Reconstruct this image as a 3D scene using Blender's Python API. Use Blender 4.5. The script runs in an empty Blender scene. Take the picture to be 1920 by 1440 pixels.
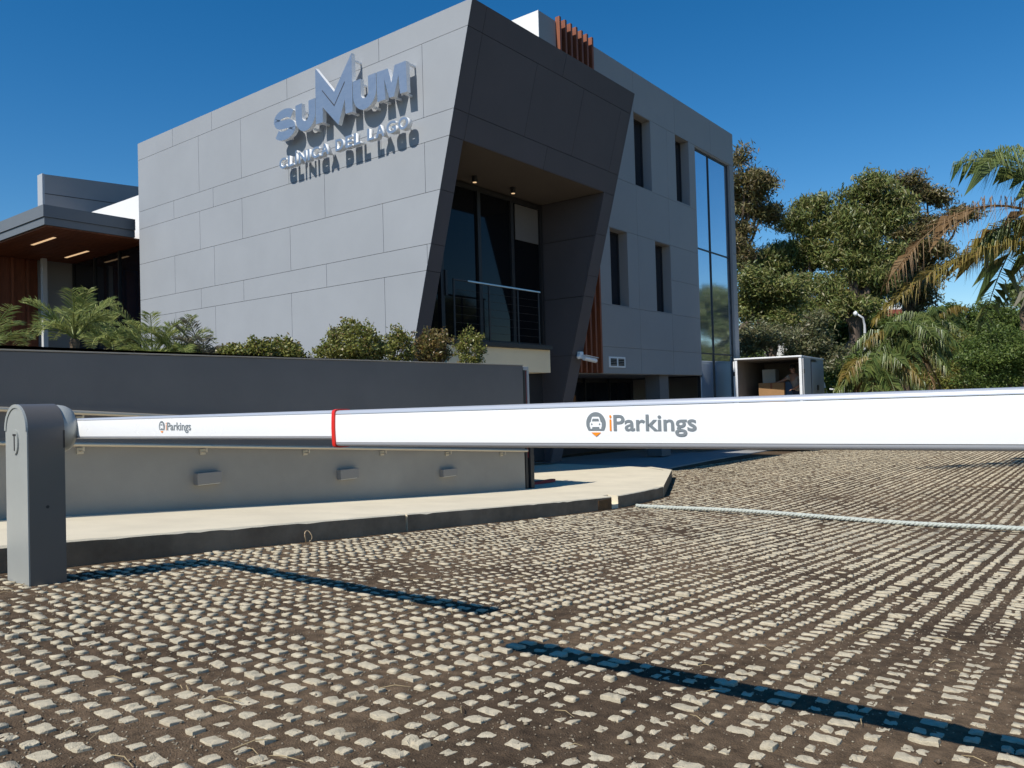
import bpy, bmesh, math, random
import numpy as np
from mathutils import Vector, Matrix
from mathutils.geometry import tessellate_polygon

random.seed(11)
RNG = np.random.default_rng(11)
S = bpy.context.scene
COL = S.collection

# ------------------------------------------------------------------ camera
FL = 1484.18                                   # focal length in photo pixels (1920 wide)
YAW, PITCH, ROLL = math.radians(37.633), math.radians(1.168), math.radians(-1.610)
_f = np.array([math.cos(YAW)*math.cos(PITCH), math.sin(YAW)*math.cos(PITCH), math.sin(PITCH)])
_r = np.array([math.sin(YAW), -math.cos(YAW), 0.0])
_u = np.cross(_r, _f)
CR = math.cos(ROLL)*_r + math.sin(ROLL)*_u
CU = -math.sin(ROLL)*_r + math.cos(ROLL)*_u
CF = _f
cam = bpy.data.cameras.new('camera'); co = bpy.data.objects.new('camera', cam); COL.objects.link(co)
cam.sensor_width = 36.0; cam.lens = FL/1920*36.0; cam.clip_start = 0.05; cam.clip_end = 4000
M = Matrix.Identity(4)
for i in range(3):
    M[i][0], M[i][1], M[i][2] = CR[i], CU[i], -CF[i]
co.matrix_world = M                            # eye at the origin; the ground lies below it
S.camera = co

# ------------------------------------------------------------------ sky and sun
TRAVEL = Vector((0.905, -0.05, -1.0)).normalized()
EL = math.asin(-TRAVEL.z); AZ = math.atan2(-TRAVEL.x, -TRAVEL.y)
W = bpy.data.worlds.new('World'); S.world = W; W.use_nodes = True
nt = W.node_tree; nt.nodes.clear()
sky = nt.nodes.new('ShaderNodeTexSky'); sky.sky_type = 'NISHITA'; sky.sun_disc = False
sky.sun_elevation = EL; sky.sun_rotation = AZ; sky.altitude = 300; sky.air_density = 1.0; sky.dust_density = 0.0; sky.ozone_density = 2.6
hs = nt.nodes.new('ShaderNodeHueSaturation'); hs.inputs['Saturation'].default_value = 1.40; hs.inputs['Value'].default_value = 1.0
bg = nt.nodes.new('ShaderNodeBackground'); bg.inputs['Strength'].default_value = 0.115
wo = nt.nodes.new('ShaderNodeOutputWorld')
nt.links.new(sky.outputs[0], hs.inputs['Color']); nt.links.new(hs.outputs[0], bg.inputs['Color']); nt.links.new(bg.outputs[0], wo.inputs[0])
sl = bpy.data.lights.new('sun', 'SUN'); sl.energy = 5.0; sl.angle = math.radians(0.53); sl.color = (1.0, 0.95, 0.865)
so = bpy.data.objects.new('sun', sl); COL.objects.link(so); so.location = (-20, 0, 30)
so.rotation_euler = TRAVEL.to_track_quat('-Z', 'Y').to_euler()
vs = S.view_settings; vs.view_transform = 'Standard'; vs.look = 'None'; vs.exposure = 0.0; vs.gamma = 1.0; vs.use_curve_mapping = False
S.render.engine = 'CYCLES'
S.cycles.max_bounces = 7; S.cycles.diffuse_bounces = 4

# ------------------------------------------------------------------ measuring helpers (photo pixel -> point in the place)
def ray(x, y): return CF + CR*(x-960)/FL - CU*(y-720)/FL
def on_x(x, y, X): q = ray(x, y); return q*(X/q[0])
def on_y(x, y, Y): q = ray(x, y); return q*(Y/q[1])
def at(x, y, d): return ray(x, y)*d

def gz(X):
    """height of the drive: slopes down away from the barriers, then runs almost level"""
    X = np.asarray(X, float)
    a = -0.85 - 0.074*X
    b = -0.85 - 0.074*10.4 - 0.0148*(X-10.4)
    k = 0.35
    z = np.log(np.exp(np.clip(a/k*6, -400, 400)) + np.exp(np.clip(b/k*6, -400, 400)))*k/6 - 0.0
    z = np.where(X > 34, -0.85 - 0.074*10.4 - 0.0148*23.6, z)
    z = np.where(X < -8, -0.85+0.074*8, z)
    return z
def gzf(x): return float(gz(x))
PAVE = 0.177

# ------------------------------------------------------------------ noise for geometry
_lat = RNG.random((256, 256))
def vnoise(x, y):
    xi = np.floor(x).astype(int); yi = np.floor(y).astype(int); fx = x-xi; fy = y-yi
    fx = fx*fx*(3-2*fx); fy = fy*fy*(3-2*fy)
    a = _lat[xi & 255, yi & 255]; b = _lat[(xi+1) & 255, yi & 255]; c = _lat[xi & 255, (yi+1) & 255]; d = _lat[(xi+1) & 255, (yi+1) & 255]
    return (a*(1-fx)+b*fx)*(1-fy)+(c*(1-fx)+d*fx)*fy
def fbm(x, y, o=4):
    s = 0; a = 0.5
    for i in range(o):
        s = s+a*vnoise(x*2**i+17.3*i, y*2**i+5.1*i); a *= 0.5
    return s

# ------------------------------------------------------------------ materials
MATS = {}
def mat(name, col, rough=0.6, metal=0.0, var=0.0, scale=4.0, bump=0.0, bscale=60.0, col2=None, spec=None, coat=0.0, transl=0.0, stretch=None, objrand=0.0, detail=6.0):
    m = bpy.data.materials.new(name); m.use_nodes = True; MATS[name] = m
    n = m.node_tree.nodes; l = m.node_tree.links
    p = n['Principled BSDF']; out = n['Material Output']
    p.inputs['Roughness'].default_value = rough; p.inputs['Metallic'].default_value = metal
    if spec is not None: p.inputs['Specular IOR Level'].default_value = spec
    if coat: p.inputs['Coat Weight'].default_value = coat; p.inputs['Coat Roughness'].default_value = 0.08
    tc = n.new('ShaderNodeTexCoord'); src = tc.outputs['Object']
    if stretch:
        mp = n.new('ShaderNodeMapping'); mp.inputs['Scale'].default_value = stretch; l.new(src, mp.inputs['Vector']); src = mp.outputs[0]
    c2 = col2 if col2 else tuple(c*(1-var) for c in col)
    colsock = None
    if var or col2:
        nz = n.new('ShaderNodeTexNoise'); nz.inputs['Scale'].default_value = scale; nz.inputs['Detail'].default_value = detail; nz.inputs['Roughness'].default_value = 0.62
        l.new(src, nz.inputs['Vector'])
        rp = n.new('ShaderNodeValToRGB'); rp.color_ramp.elements[0].position = 0.35; rp.color_ramp.elements[1].position = 0.68
        rp.color_ramp.elements[0].color = (*c2, 1); rp.color_ramp.elements[1].color = (*col, 1)
        l.new(nz.outputs['Fac'], rp.inputs['Fac']); colsock = rp.outputs['Color']
        mr = n.new('ShaderNodeMapRange'); mr.inputs['To Min'].default_value = max(rough-0.07, 0.02); mr.inputs['To Max'].default_value = min(rough+0.07, 1)
        l.new(nz.outputs['Fac'], mr.inputs['Value']); l.new(mr.outputs[0], p.inputs['Roughness'])
    if objrand:
        oi = n.new('ShaderNodeObjectInfo'); hv = n.new('ShaderNodeHueSaturation')
        mr2 = n.new('ShaderNodeMapRange'); mr2.inputs['To Min'].default_value = 1-objrand; mr2.inputs['To Max'].default_value = 1+objrand
        l.new(oi.outputs['Random'], mr2.inputs['Value']); l.new(mr2.outputs[0], hv.inputs['Value'])
        if colsock: l.new(colsock, hv.inputs['Color'])
        else: hv.inputs['Color'].default_value = (*col, 1)
        colsock = hv.outputs['Color']
    if colsock: l.new(colsock, p.inputs['Base Color'])
    else: p.inputs['Base Color'].default_value = (*col, 1)
    if bump:
        nb = n.new('ShaderNodeTexNoise'); nb.inputs['Scale'].default_value = bscale; nb.inputs['Detail'].default_value = 5; l.new(src, nb.inputs['Vector'])
        bp = n.new('ShaderNodeBump'); bp.inputs['Strength'].default_value = bump; bp.inputs['Distance'].default_value = 0.01
        l.new(nb.outputs['Fac'], bp.inputs['Height']); l.new(bp.outputs[0], p.inputs['Normal'])
    if transl:
        tr = n.new('ShaderNodeBsdfTranslucent'); mx = n.new('ShaderNodeMixShader'); mx.inputs[0].default_value = transl
        if colsock: l.new(colsock, tr.inputs['Color'])
        else: tr.inputs['Color'].default_value = (*col, 1)
        l.new(p.outputs[0], mx.inputs[1]); l.new(tr.outputs[0], mx.inputs[2]); l.new(mx.outputs[0], out.inputs['Surface'])
    return m

def leaf_mat(name, cols, rough=0.5, transl=0.25, spec=0.4):
    """leaf colour varies from leaf to leaf (each leaf is its own mesh island)"""
    m = mat(name, cols[0], rough, spec=spec)
    n = m.node_tree.nodes; l = m.node_tree.links; p = n['Principled BSDF']; out = n['Material Output']
    g = n.new('ShaderNodeNewGeometry'); rp = n.new('ShaderNodeValToRGB')
    cr = rp.color_ramp
    while len(cr.elements) < len(cols): cr.elements.new(0.5)
    for i, c in enumerate(cols):
        cr.elements[i].position = i/(len(cols)-1); cr.elements[i].color = (*c, 1)
    l.new(g.outputs['Random Per Island'], rp.inputs['Fac']); l.new(rp.outputs['Color'], p.inputs['Base Color'])
    tr = n.new('ShaderNodeBsdfTranslucent'); mx = n.new('ShaderNodeMixShader'); mx.inputs[0].default_value = transl
    l.new(rp.outputs['Color'], tr.inputs['Color'])
    l.new(p.outputs[0], mx.inputs[1]); l.new(tr.outputs[0], mx.inputs[2]); l.new(mx.outputs[0], out.inputs['Surface'])
    return m

mat('soil', (0.172, 0.121, 0.079), 0.95, var=0.55, scale=16.0, bump=1.0, bscale=170, spec=0.15)
mat('soil_dark', (0.075, 0.058, 0.042), 0.95, var=0.3, scale=5.0, bump=0.6, bscale=90, spec=0.15)
mat('paver', (0.60, 0.525, 0.38), 0.93, var=0.26, scale=30.0, bump=0.5, bscale=220, spec=0.2, objrand=0.05)
mat('gravel', (0.42, 0.36, 0.26), 0.9, col2=(0.10, 0.072, 0.05), scale=45.0, spec=0.2)
mat('straw', (0.42, 0.32, 0.17), 0.8, var=0.3, scale=8.0)
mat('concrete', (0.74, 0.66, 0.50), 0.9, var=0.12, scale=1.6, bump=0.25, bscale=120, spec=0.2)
mat('kerb_concrete', (0.30, 0.225, 0.155), 0.92, col2=(0.16, 0.115, 0.078), scale=2.4, bump=0.4, bscale=90, spec=0.2)  # soiled brown kerb front, with its shade also put into the colour
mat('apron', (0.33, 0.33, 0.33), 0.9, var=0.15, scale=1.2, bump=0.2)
mat('rust_stain', (0.22, 0.11, 0.04), 0.9, var=0.4, scale=12)
mat('panel_grey', (0.322, 0.340, 0.362), 0.72, var=0.075, scale=0.7, bump=0.05, bscale=240, spec=0.3, objrand=0.018)
mat('panel_dark', (0.104, 0.096, 0.104), 0.75, var=0.12, scale=0.9, bump=0.05, bscale=240, spec=0.25, objrand=0.05)
mat('panel_pale', (0.33, 0.325, 0.32), 0.72, var=0.06, scale=0.8, bump=0.05, bscale=240, spec=0.3, objrand=0.025)
mat('white_wall', (0.80, 0.79, 0.77), 0.8, var=0.04, scale=1.5)
mat('joint', (0.03, 0.03, 0.033), 0.9)
mat('soffit', (0.115, 0.095, 0.078), 0.85, var=0.15, scale=1.0)
mat('cream', (0.78, 0.66, 0.46), 0.85, var=0.06, scale=1.2)
mat('wood', (0.27, 0.078, 0.030), 0.6, var=0.35, scale=5.0, stretch=(6, 6, 0.6), objrand=0.12)
mat('wood_soffit', (0.24, 0.075, 0.026), 0.6, var=0.3, scale=4.0, stretch=(0.6, 6, 6), objrand=0.12)
mat('dark_frame', (0.035, 0.035, 0.038), 0.45, metal=0.2)
mat('black_steel', (0.022, 0.022, 0.024), 0.5)
mat('steel', (0.62, 0.62, 0.62), 0.32, metal=1.0)
mat('glass_dark', (0.006, 0.007, 0.009), 0.05, spec=0.22)
mat('glass_mirror', (0.58, 0.66, 0.74), 0.02, metal=0.9, var=0.05, scale=0.4)
mat('glass_shade', (0.012, 0.014, 0.02), 0.04, spec=0.5)
mat('plaster_dark', (0.185, 0.178, 0.175), 0.85, var=0.16, scale=0.8, bump=0.15, bscale=160, spec=0.25)
mat('plaster_mid', (0.40, 0.365, 0.31), 0.85, var=0.18, scale=0.9, bump=0.15, bscale=160, spec=0.25)
mat('canopy_grey', (0.145, 0.160, 0.175), 0.55, var=0.08, scale=1.0)
mat('canopy_pale', (0.42, 0.44, 0.46), 0.55, var=0.08, scale=1.0)
mat('column', (0.62, 0.63, 0.63), 0.5)
mat('rail_tan', (0.62, 0.54, 0.42), 0.38, metal=0.55)
mat('barrier_grey', (0.125, 0.118, 0.112), 0.36, metal=0.15, var=0.06, scale=3.0, bump=0.04, bscale=400)
mat('barrier_light', (0.37, 0.385, 0.365), 0.45, metal=0.1, var=0.05, scale=4.0)
mat('boom_white', (0.90, 0.90, 0.89), 0.28, var=0.02, scale=2.0, coat=0.3)
mat('aluminium', (0.58, 0.60, 0.64), 0.35, metal=0.35, var=0.08, scale=6, stretch=(1, 0.1, 1))
mat('red_rubber', (0.72, 0.022, 0.014), 0.4)
mat('print_grey', (0.20, 0.225, 0.24), 0.5)
mat('print_orange', (0.92, 0.27, 0.01), 0.5)
mat('print_white', (0.88, 0.88, 0.88), 0.4)
mat('sign_steel', (0.43, 0.46, 0.50), 0.36, metal=0.75, var=0.07, scale=7.0, stretch=(1, 1, 5))
mat('sign_side', (0.93, 0.93, 0.92), 0.3, spec=0.6)
mat('truck_white', (0.80, 0.81, 0.82), 0.4, var=0.04, scale=2)
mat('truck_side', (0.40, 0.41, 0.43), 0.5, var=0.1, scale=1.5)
mat('truck_inside', (0.33, 0.29, 0.25), 0.75, var=0.2, scale=1.5)
mat('rubber', (0.018, 0.018, 0.018), 0.85)
mat('cardboard', (0.36, 0.20, 0.085), 0.85, var=0.15, scale=3)
mat('carton_white', (0.62, 0.63, 0.62), 0.7)
mat('plastic_blue', (0.05, 0.11, 0.20), 0.45)
mat('skin', (0.42, 0.23, 0.155), 0.55)
mat('shirt', (0.42, 0.38, 0.33), 0.9, var=0.25, scale=14)
mat('trousers', (0.04, 0.05, 0.08), 0.9)
mat('hair', (0.014, 0.010, 0.008), 0.7)
mat('bark', (0.17, 0.125, 0.095), 0.95, var=0.45, scale=5.0, stretch=(3, 3, 0.5), bump=0.6, bscale=20)
mat('palm_bark', (0.20, 0.14, 0.09), 0.95, var=0.5, scale=9.0, stretch=(1, 1, 3), bump=0.7, bscale=30)
mat('brick_red', (0.30, 0.085, 0.05), 0.85, var=0.2, scale=6)
mat('lamp_grey', (0.55, 0.56, 0.57), 0.5)
mat('rope', (0.52, 0.55, 0.49), 0.85, var=0.25, scale=30)
mat('wire_tan', (0.45, 0.33, 0.20), 0.6)
mat('cctv_white', (0.78, 0.79, 0.80), 0.4)
mat('fitting_grey', (0.27, 0.25, 0.225), 0.6)
mat('red_paint', (0.32, 0.02, 0.03), 0.6)
mat('grass', (0.060, 0.075, 0.022), 0.95, var=0.5, scale=1.2, bump=0.8, bscale=30)
EM = mat('lamp_glow', (1, 0.8, 0.55), 0.5)
EM.node_tree.nodes['Principled BSDF'].inputs['Emission Color'].default_value = (1.0, 0.66, 0.36, 1)
EM.node_tree.nodes['Principled BSDF'].inputs['Emission Strength'].default_value = 0.75
leaf_mat('leaf_euca', [(0.081, 0.116, 0.028), (0.144, 0.183, 0.046), (0.247, 0.259, 0.071), (0.213, 0.183, 0.069), (0.103, 0.145, 0.037)], 0.45, 0.22, 0.5)
leaf_mat('leaf_euca_grey', [(0.075, 0.095, 0.040), (0.130, 0.145, 0.062), (0.190, 0.180, 0.085), (0.120, 0.105, 0.050)], 0.45, 0.2, 0.5)
leaf_mat('leaf_euca_brown', [(0.075, 0.085, 0.028), (0.150, 0.145, 0.050), (0.225, 0.190, 0.075), (0.185, 0.125, 0.060), (0.10, 0.095, 0.036)], 0.45, 0.22, 0.5)
leaf_mat('leaf_green', [(0.055, 0.095, 0.022), (0.101, 0.156, 0.033), (0.166, 0.212, 0.048), (0.083, 0.129, 0.030)], 0.5, 0.25)
leaf_mat('leaf_shrub', [(0.095, 0.121, 0.024), (0.182, 0.207, 0.044), (0.301, 0.284, 0.072), (0.147, 0.164, 0.034), (0.224, 0.147, 0.052)], 0.4, 0.25, 0.5)
leaf_mat('leaf_shrub_brown', [(0.084, 0.092, 0.022), (0.168, 0.157, 0.039), (0.224, 0.133, 0.049), (0.133, 0.126, 0.031), (0.168, 0.077, 0.035)], 0.4, 0.25, 0.5)
leaf_mat('frond_green', [(0.081, 0.130, 0.036), (0.146, 0.204, 0.055), (0.227, 0.260, 0.077), (0.114, 0.155, 0.043)], 0.4, 0.3, 0.5)
leaf_mat('frond_young', [(0.172, 0.230, 0.073), (0.317, 0.377, 0.118), (0.486, 0.499, 0.182), (0.230, 0.278, 0.085)], 0.4, 0.3, 0.5)
leaf_mat('frond_yellow', [(0.187, 0.165, 0.033), (0.308, 0.237, 0.055), (0.220, 0.182, 0.039), (0.330, 0.209, 0.072)], 0.45, 0.3, 0.5)
leaf_mat('frond_brown', [(0.21, 0.125, 0.055), (0.30, 0.185, 0.085), (0.16, 0.095, 0.040), (0.34, 0.23, 0.12)], 0.6, 0.25, 0.4)
leaf_mat('frond_dry', [(0.20, 0.185, 0.13), (0.30, 0.28, 0.21), (0.15, 0.14, 0.08)], 0.6, 0.25, 0.4)

# ------------------------------------------------------------------ mesh helpers
class MB:
    def __init__(s): s.v = []; s.f = []
    def add(s, vs, fs):
        o = len(s.v); s.v += [tuple(map(float, p)) for p in vs]; s.f += [tuple(o+i for i in q) for q in fs]; return s
    def box(s, x0, x1, y0, y1, z0, z1):
        x0, x1 = min(x0, x1), max(x0, x1); y0, y1 = min(y0, y1), max(y0, y1); z0, z1 = min(z0, z1), max(z0, z1)
        return s.add([(x0,y0,z0),(x1,y0,z0),(x1,y1,z0),(x0,y1,z0),(x0,y0,z1),(x1,y0,z1),(x1,y1,z1),(x0,y1,z1)],
                     [(0,3,2,1),(4,5,6,7),(0,1,5,4),(1,2,6,5),(2,3,7,6),(3,0,4,7)])
    def bbox(s, x0, x1, y0, y1, z0, z1, b):
        bm = bmesh.new(); bmesh.ops.create_cube(bm, size=1)
        for v in bm.verts: v.co = Vector((x0+(v.co.x+.5)*(x1-x0), y0+(v.co.y+.5)*(y1-y0), z0+(v.co.z+.5)*(z1-z0)))
        bmesh.ops.bevel(bm, geom=list(bm.edges), offset=b, segments=2, profile=0.6, affect='EDGES')
        return s.bm(bm)
    def bm(s, bm):
        bm.verts.index_update(); s.add([v.co for v in bm.verts], [[v.index for v in f.verts] for f in bm.faces]); bm.free(); return s
    def prism(s, a, b):
        """two matching loops of points, joined and closed"""
        n = len(a)
        return s.add(list(a)+list(b), [tuple(range(n-1, -1, -1)), tuple(range(n, 2*n))]+[(i, (i+1) % n, n+(i+1) % n, n+i) for i in range(n)])
    def tube(s, pts, rad, n=8, cap=True):
        pts = [Vector(p) for p in pts]; rad = rad if isinstance(rad, (list, tuple)) else [rad]*len(pts)
        up = Vector((0.13, 0.21, 1)).normalized(); V = []; F = []
        for i, p in enumerate(pts):
            t = (pts[min(i+1, len(pts)-1)]-pts[max(i-1, 0)]).normalized()
            a = t.cross(up); a = a.normalized() if a.length > 1e-3 else t.cross(Vector((1, 0, 0))).normalized(); b = t.cross(a)
            for k in range(n):
                w = 2*math.pi*k/n; V.append(p+(a*math.cos(w)+b*math.sin(w))*rad[i])
        for i in range(len(pts)-1):
            for k in range(n): F.append((i*n+k, i*n+(k+1) % n, (i+1)*n+(k+1) % n, (i+1)*n+k))
        if cap: F.append(tuple(range(n-1, -1, -1))); F.append(tuple((len(pts)-1)*n+k for k in range(n)))
        return s.add(V, F)
    def ell(s, c, r, n=10, m=7):
        V = []; F = []
        for j in range(m+1):
            th = math.pi*j/m
            for k in range(n):
                w = 2*math.pi*k/n; V.append((c[0]+r[0]*math.sin(th)*math.cos(w), c[1]+r[1]*math.sin(th)*math.sin(w), c[2]+r[2]*math.cos(th)))
        for j in range(m):
            for k in range(n): F.append((j*n+k, (j+1)*n+k, (j+1)*n+(k+1) % n, j*n+(k+1) % n))
        return s.add(V, F)
    def build(s, name, m, parent=None, smooth=False, **kw):
        me = bpy.data.meshes.new(name); me.from_pydata(s.v, [], s.f); me.validate()
        return finish(me, name, m, parent, smooth, **kw)
def finish(me, name, m, parent=None, smooth=False, recalc=True):
    if recalc and len(me.polygons) < 4000:
        bm = bmesh.new(); bm.from_mesh(me); bmesh.ops.recalc_face_normals(bm, faces=bm.faces); bm.to_mesh(me); bm.free()
    o = bpy.data.objects.new(name, me); COL.objects.link(o)
    me.materials.append(MATS[m] if isinstance(m, str) else m)
    if smooth: me.shade_smooth() if smooth is True else me.set_sharp_from_angle(angle=math.radians(smooth))
    if smooth and smooth is not True:
        me.polygons.foreach_set('use_smooth', [True]*len(me.polygons))
    if parent: o.parent = parent
    return o
def npmesh(V, F, name, m, parent=None, smooth=False):
    """fast mesh from numpy arrays; F is (n,k) with constant k"""
    me = bpy.data.meshes.new(name); V = np.asarray(V, np.float32); F = np.asarray(F, np.int32); k = F.shape[1]
    me.vertices.add(len(V)); me.vertices.foreach_set('co', V.ravel())
    me.loops.add(F.size); me.loops.foreach_set('vertex_index', F.ravel())
    me.polygons.add(len(F)); me.polygons.foreach_set('loop_start', np.arange(len(F), dtype=np.int32)*k); me.polygons.foreach_set('loop_total', np.full(len(F), k, np.int32))
    me.update(calc_edges=True); me.validate()
    o = bpy.data.objects.new(name, me); COL.objects.link(o); me.materials.append(MATS[m])
    if smooth: me.polygons.foreach_set('use_smooth', [True]*len(me.polygons))
    if parent: o.parent = parent
    return o
def tag(o, label=None, cat=None, group=None, kind=None):
    if label: o['label'] = label
    if cat: o['category'] = cat
    if group: o['group'] = group
    if kind: o['kind'] = kind
    return o
def empty(name, label=None, cat=None, group=None, loc=(0, 0, 0)):
    o = bpy.data.objects.new(name, None); COL.objects.link(o); o.empty_display_size = 0.2
    return tag(o, label, cat, group)
def text_mesh(body, width, height=None, extrude=0.0, offset=0.0):
    c = bpy.data.curves.new('t', 'FONT'); c.body = body; c.size = 1.0; c.extrude = 0; c.offset = offset; c.resolution_u = 4
    o = bpy.data.objects.new('t', c); COL.objects.link(o); dg = bpy.context.evaluated_depsgraph_get(); dg.update()
    me = bpy.data.meshes.new_from_object(o.evaluated_get(dg)); bpy.data.objects.remove(o)
    co_ = np.zeros(len(me.vertices)*3); me.vertices.foreach_get('co', co_); co_ = co_.reshape(-1, 3)
    lo = co_.min(0); hi = co_.max(0); sx = width/(hi[0]-lo[0]); sy = height/(hi[1]-lo[1]) if height else sx
    co_[:, 0] = (co_[:, 0]-lo[0])*sx; co_[:, 1] = co_[:, 1]*sy
    me.vertices.foreach_set('co', co_.ravel()); me.update()
    if extrude:
        bm = bmesh.new(); bm.from_mesh(me); bmesh.ops.remove_doubles(bm, verts=bm.verts, dist=1e-5)
        g = bmesh.ops.extrude_face_region(bm, geom=list(bm.faces))
        bmesh.ops.translate(bm, verts=[v for v in g['geom'] if isinstance(v, bmesh.types.BMVert)], vec=(0, 0, extrude)); bm.to_mesh(me); bm.free()
    return me
FACING = Matrix(((0, 0, -1, 0), (-1, 0, 0, 0), (0, 1, 0, 0), (0, 0, 0, 1)))   # text x -> -Y, text y -> up, out of wall -> -X
def clip(poly, a, b, c):
    """keep a*u+b*v <= c"""
    out = []
    for i in range(len(poly)):
        p, q = poly[i], poly[(i+1) % len(poly)]
        dp = a*p[0]+b*p[1]-c; dq = a*q[0]+b*q[1]-c
        if dp <= 0: out.append(p)
        if dp*dq < 0: t = dp/(dp-dq); out.append((p[0]+t*(q[0]-p[0]), p[1]+t*(q[1]-p[1])))
    return out

# ================================================================== GROUND
def axis(segs):
    out = []
    for a, b, st in segs:
        n = max(1, int(round((b-a)/st))); out += list(a+(b-a)*np.arange(n)/n)
    out.append(segs[-1][1]); return np.array(out)
GX = axis([(-300, -10, 30), (-10, 0, 1.0), (0, 0.8, .08), (0.8, 4.2, .0125), (4.2, 7, .028), (7, 11.5, .07), (11.5, 16, .15), (16, 40, 1.0), (40, 120, 8), (120, 1500, 120)])
GY = axis([(-1000, -40, 80), (-40, -4, 3), (-4, -0.2, .15), (-0.2, 3.4, .0125), (3.4, 5.62, .018), (5.62, 9, .3), (9, 60, 3), (60, 1500, 120)])
def soil_h(X, Y):
    near = np.clip((9-X)/4, 0, 1)*np.clip((5.75-Y)/0.3, 0, 1)*np.clip((Y+4)/2, 0, 1)
    h = (fbm(X*3.1, Y*3.1, 3)-0.45)*0.018 + (fbm(X*22, Y*22, 3)-0.45)*0.009
    lump = np.clip(fbm(X*55+9, Y*55, 2)-0.44, 0, 1)*0.024
    rut = -0.03*np.exp(-((X-15.5)/0.09)**2)*(Y < 2.4)*(Y > -3)
    return (h+lump)*near + rut
gx, gy = np.meshgrid(GX, GY, indexing='ij')
gzz = gz(gx)+soil_h(gx, gy)
nx, ny = len(GX), len(GY)
V = np.stack([gx.ravel(), gy.ravel(), gzz.ravel()], 1)
I = np.arange(nx*ny).reshape(nx, ny)
F = np.stack([I[:-1, :-1].ravel(), I[1:, :-1].ravel(), I[1:, 1:].ravel(), I[:-1, 1:].ravel()], 1)
ground = npmesh(V, F, 'ground', 'soil', smooth=True)
tag(ground, kind='structure'); ground['label'] = 'brown soil drive with pale grid pavers sloping away from the barriers'
def make_ground_mat():
    m = MATS['soil']; n = m.node_tree.nodes; l = m.node_tree.links; p = n['Principled BSDF']
    old = p.inputs['Base Color'].links[0].from_socket
    tc = n.new('ShaderNodeTexCoord'); sx = n.new('ShaderNodeSeparateXYZ'); l.new(tc.outputs['Object'], sx.inputs[0])
    # big dry / damp patches of the soil itself
    n1 = n.new('ShaderNodeTexNoise'); n1.inputs['Scale'].default_value = 1.1; n1.inputs['Detail'].default_value = 5; l.new(tc.outputs['Object'], n1.inputs['Vector'])
    r1 = n.new('ShaderNodeValToRGB'); r1.color_ramp.elements[0].position = 0.38; r1.color_ramp.elements[1].position = 0.66
    r1.color_ramp.elements[0].color = (0.72, 0.70, 0.68, 1); r1.color_ramp.elements[1].color = (1.3, 1.28, 1.22, 1); l.new(n1.outputs['Fac'], r1.inputs['Fac'])
    mu = n.new('ShaderNodeMixRGB'); mu.blend_type = 'MULTIPLY'; mu.inputs[0].default_value = 1; l.new(old, mu.inputs[1]); l.new(r1.outputs[0], mu.inputs[2])
    # fine grit
    n2 = n.new('ShaderNodeTexVoronoi'); n2.inputs['Scale'].default_value = 120; l.new(tc.outputs['Object'], n2.inputs['Vector'])
    r2 = n.new('ShaderNodeValToRGB'); r2.color_ramp.elements[0].position = 0.0; r2.color_ramp.elements[1].position = 0.28
    r2.color_ramp.elements[0].color = (1.9, 1.75, 1.5, 1); r2.color_ramp.elements[1].color = (1, 1, 1, 1); l.new(n2.outputs['Distance'], r2.inputs['Fac'])
    mu2 = n.new('ShaderNodeMixRGB'); mu2.blend_type = 'MULTIPLY'; mu2.inputs[0].default_value = 0.55; l.new(mu.outputs[0], mu2.inputs[1]); l.new(r2.outputs[0], mu2.inputs[2])
    # grassy ground beyond the drive
    mr = n.new('ShaderNodeMapRange'); mr.inputs['From Min'].default_value = 27; mr.inputs['From Max'].default_value = 31; l.new(sx.outputs['X'], mr.inputs['Value'])
    mg = n.new('ShaderNodeMixRGB'); mg.inputs[2].default_value = (0.07, 0.08, 0.03, 1); l.new(mr.outputs[0], mg.inputs[0]); l.new(mu2.outputs[0], mg.inputs[1])
    l.new(mg.outputs[0], p.inputs['Base Color'])
make_ground_mat()

# ---- grid pavers: pale stones in columns along X, wide and narrow columns alternating
PITCH_X, PER_Y = 0.0885, 0.2245
cols = []
Y0 = 1.405
for k in range(-26, 40):
    cols.append((Y0+k*PER_Y, 0)); cols.append((Y0+(k+0.5)*PER_Y, 1))
st = []
for cy, kind in cols:
    if cy < -4 or cy > 8.6: continue
    xs = np.arange(0.55, 27.0, PITCH_X)
    xs = xs + (0.012 if kind else 0.0)
    for x in xs:
        kerbY = 5.53 if x < 10 else (5.53+(x-10)*0.21 if x < 11.7 else (5.9+(x-11.7)*0.45 if x < 15 else 8.2))
        if cy > kerbY-0.03: continue
        if 22 < x and cy > 8.0: continue
        if abs(x-15.5) < 0.13 and -3 < cy < 2.4: continue
        st.append((x, cy, kind))
st = np.array(st)
wear = fbm(st[:, 0]*0.55+3, st[:, 1]*0.8+1, 3); fine = RNG.random(len(st))
keep = ~((wear > 0.70) & (fine > 0.6)) & (fine < 0.955)
st = st[keep]; wear = wear[keep]
N = len(st)
px_ = st[:, 0]+RNG.normal(0, .0035, N); py_ = st[:, 1]+RNG.normal(0, .004, N)+0.012*(fbm(st[:, 0]*0.6, st[:, 1]*0.2, 2)-.4)
hx = np.where(st[:, 2] == 0, .0240, .0222)*RNG.uniform(.82, 1.08, N); hy = np.where(st[:, 2] == 0, .0385, .0205)*RNG.uniform(.82, 1.08, N)
far_k = np.clip((px_-5)/6, 0, 1)
hx = hx*(1+0.25*far_k); hy = hy*(1-0.06*far_k)
ht = 0.0036+0.0055*RNG.random(N)**1.6-0.009*np.clip(wear-0.42, 0, 1)*2.2+0.004*np.clip(0.37-wear, 0, 1)*4+0.008*(RNG.random(N) > .975)
ht = np.maximum(ht, 0.0012)*(1-.75*far_k)
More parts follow.
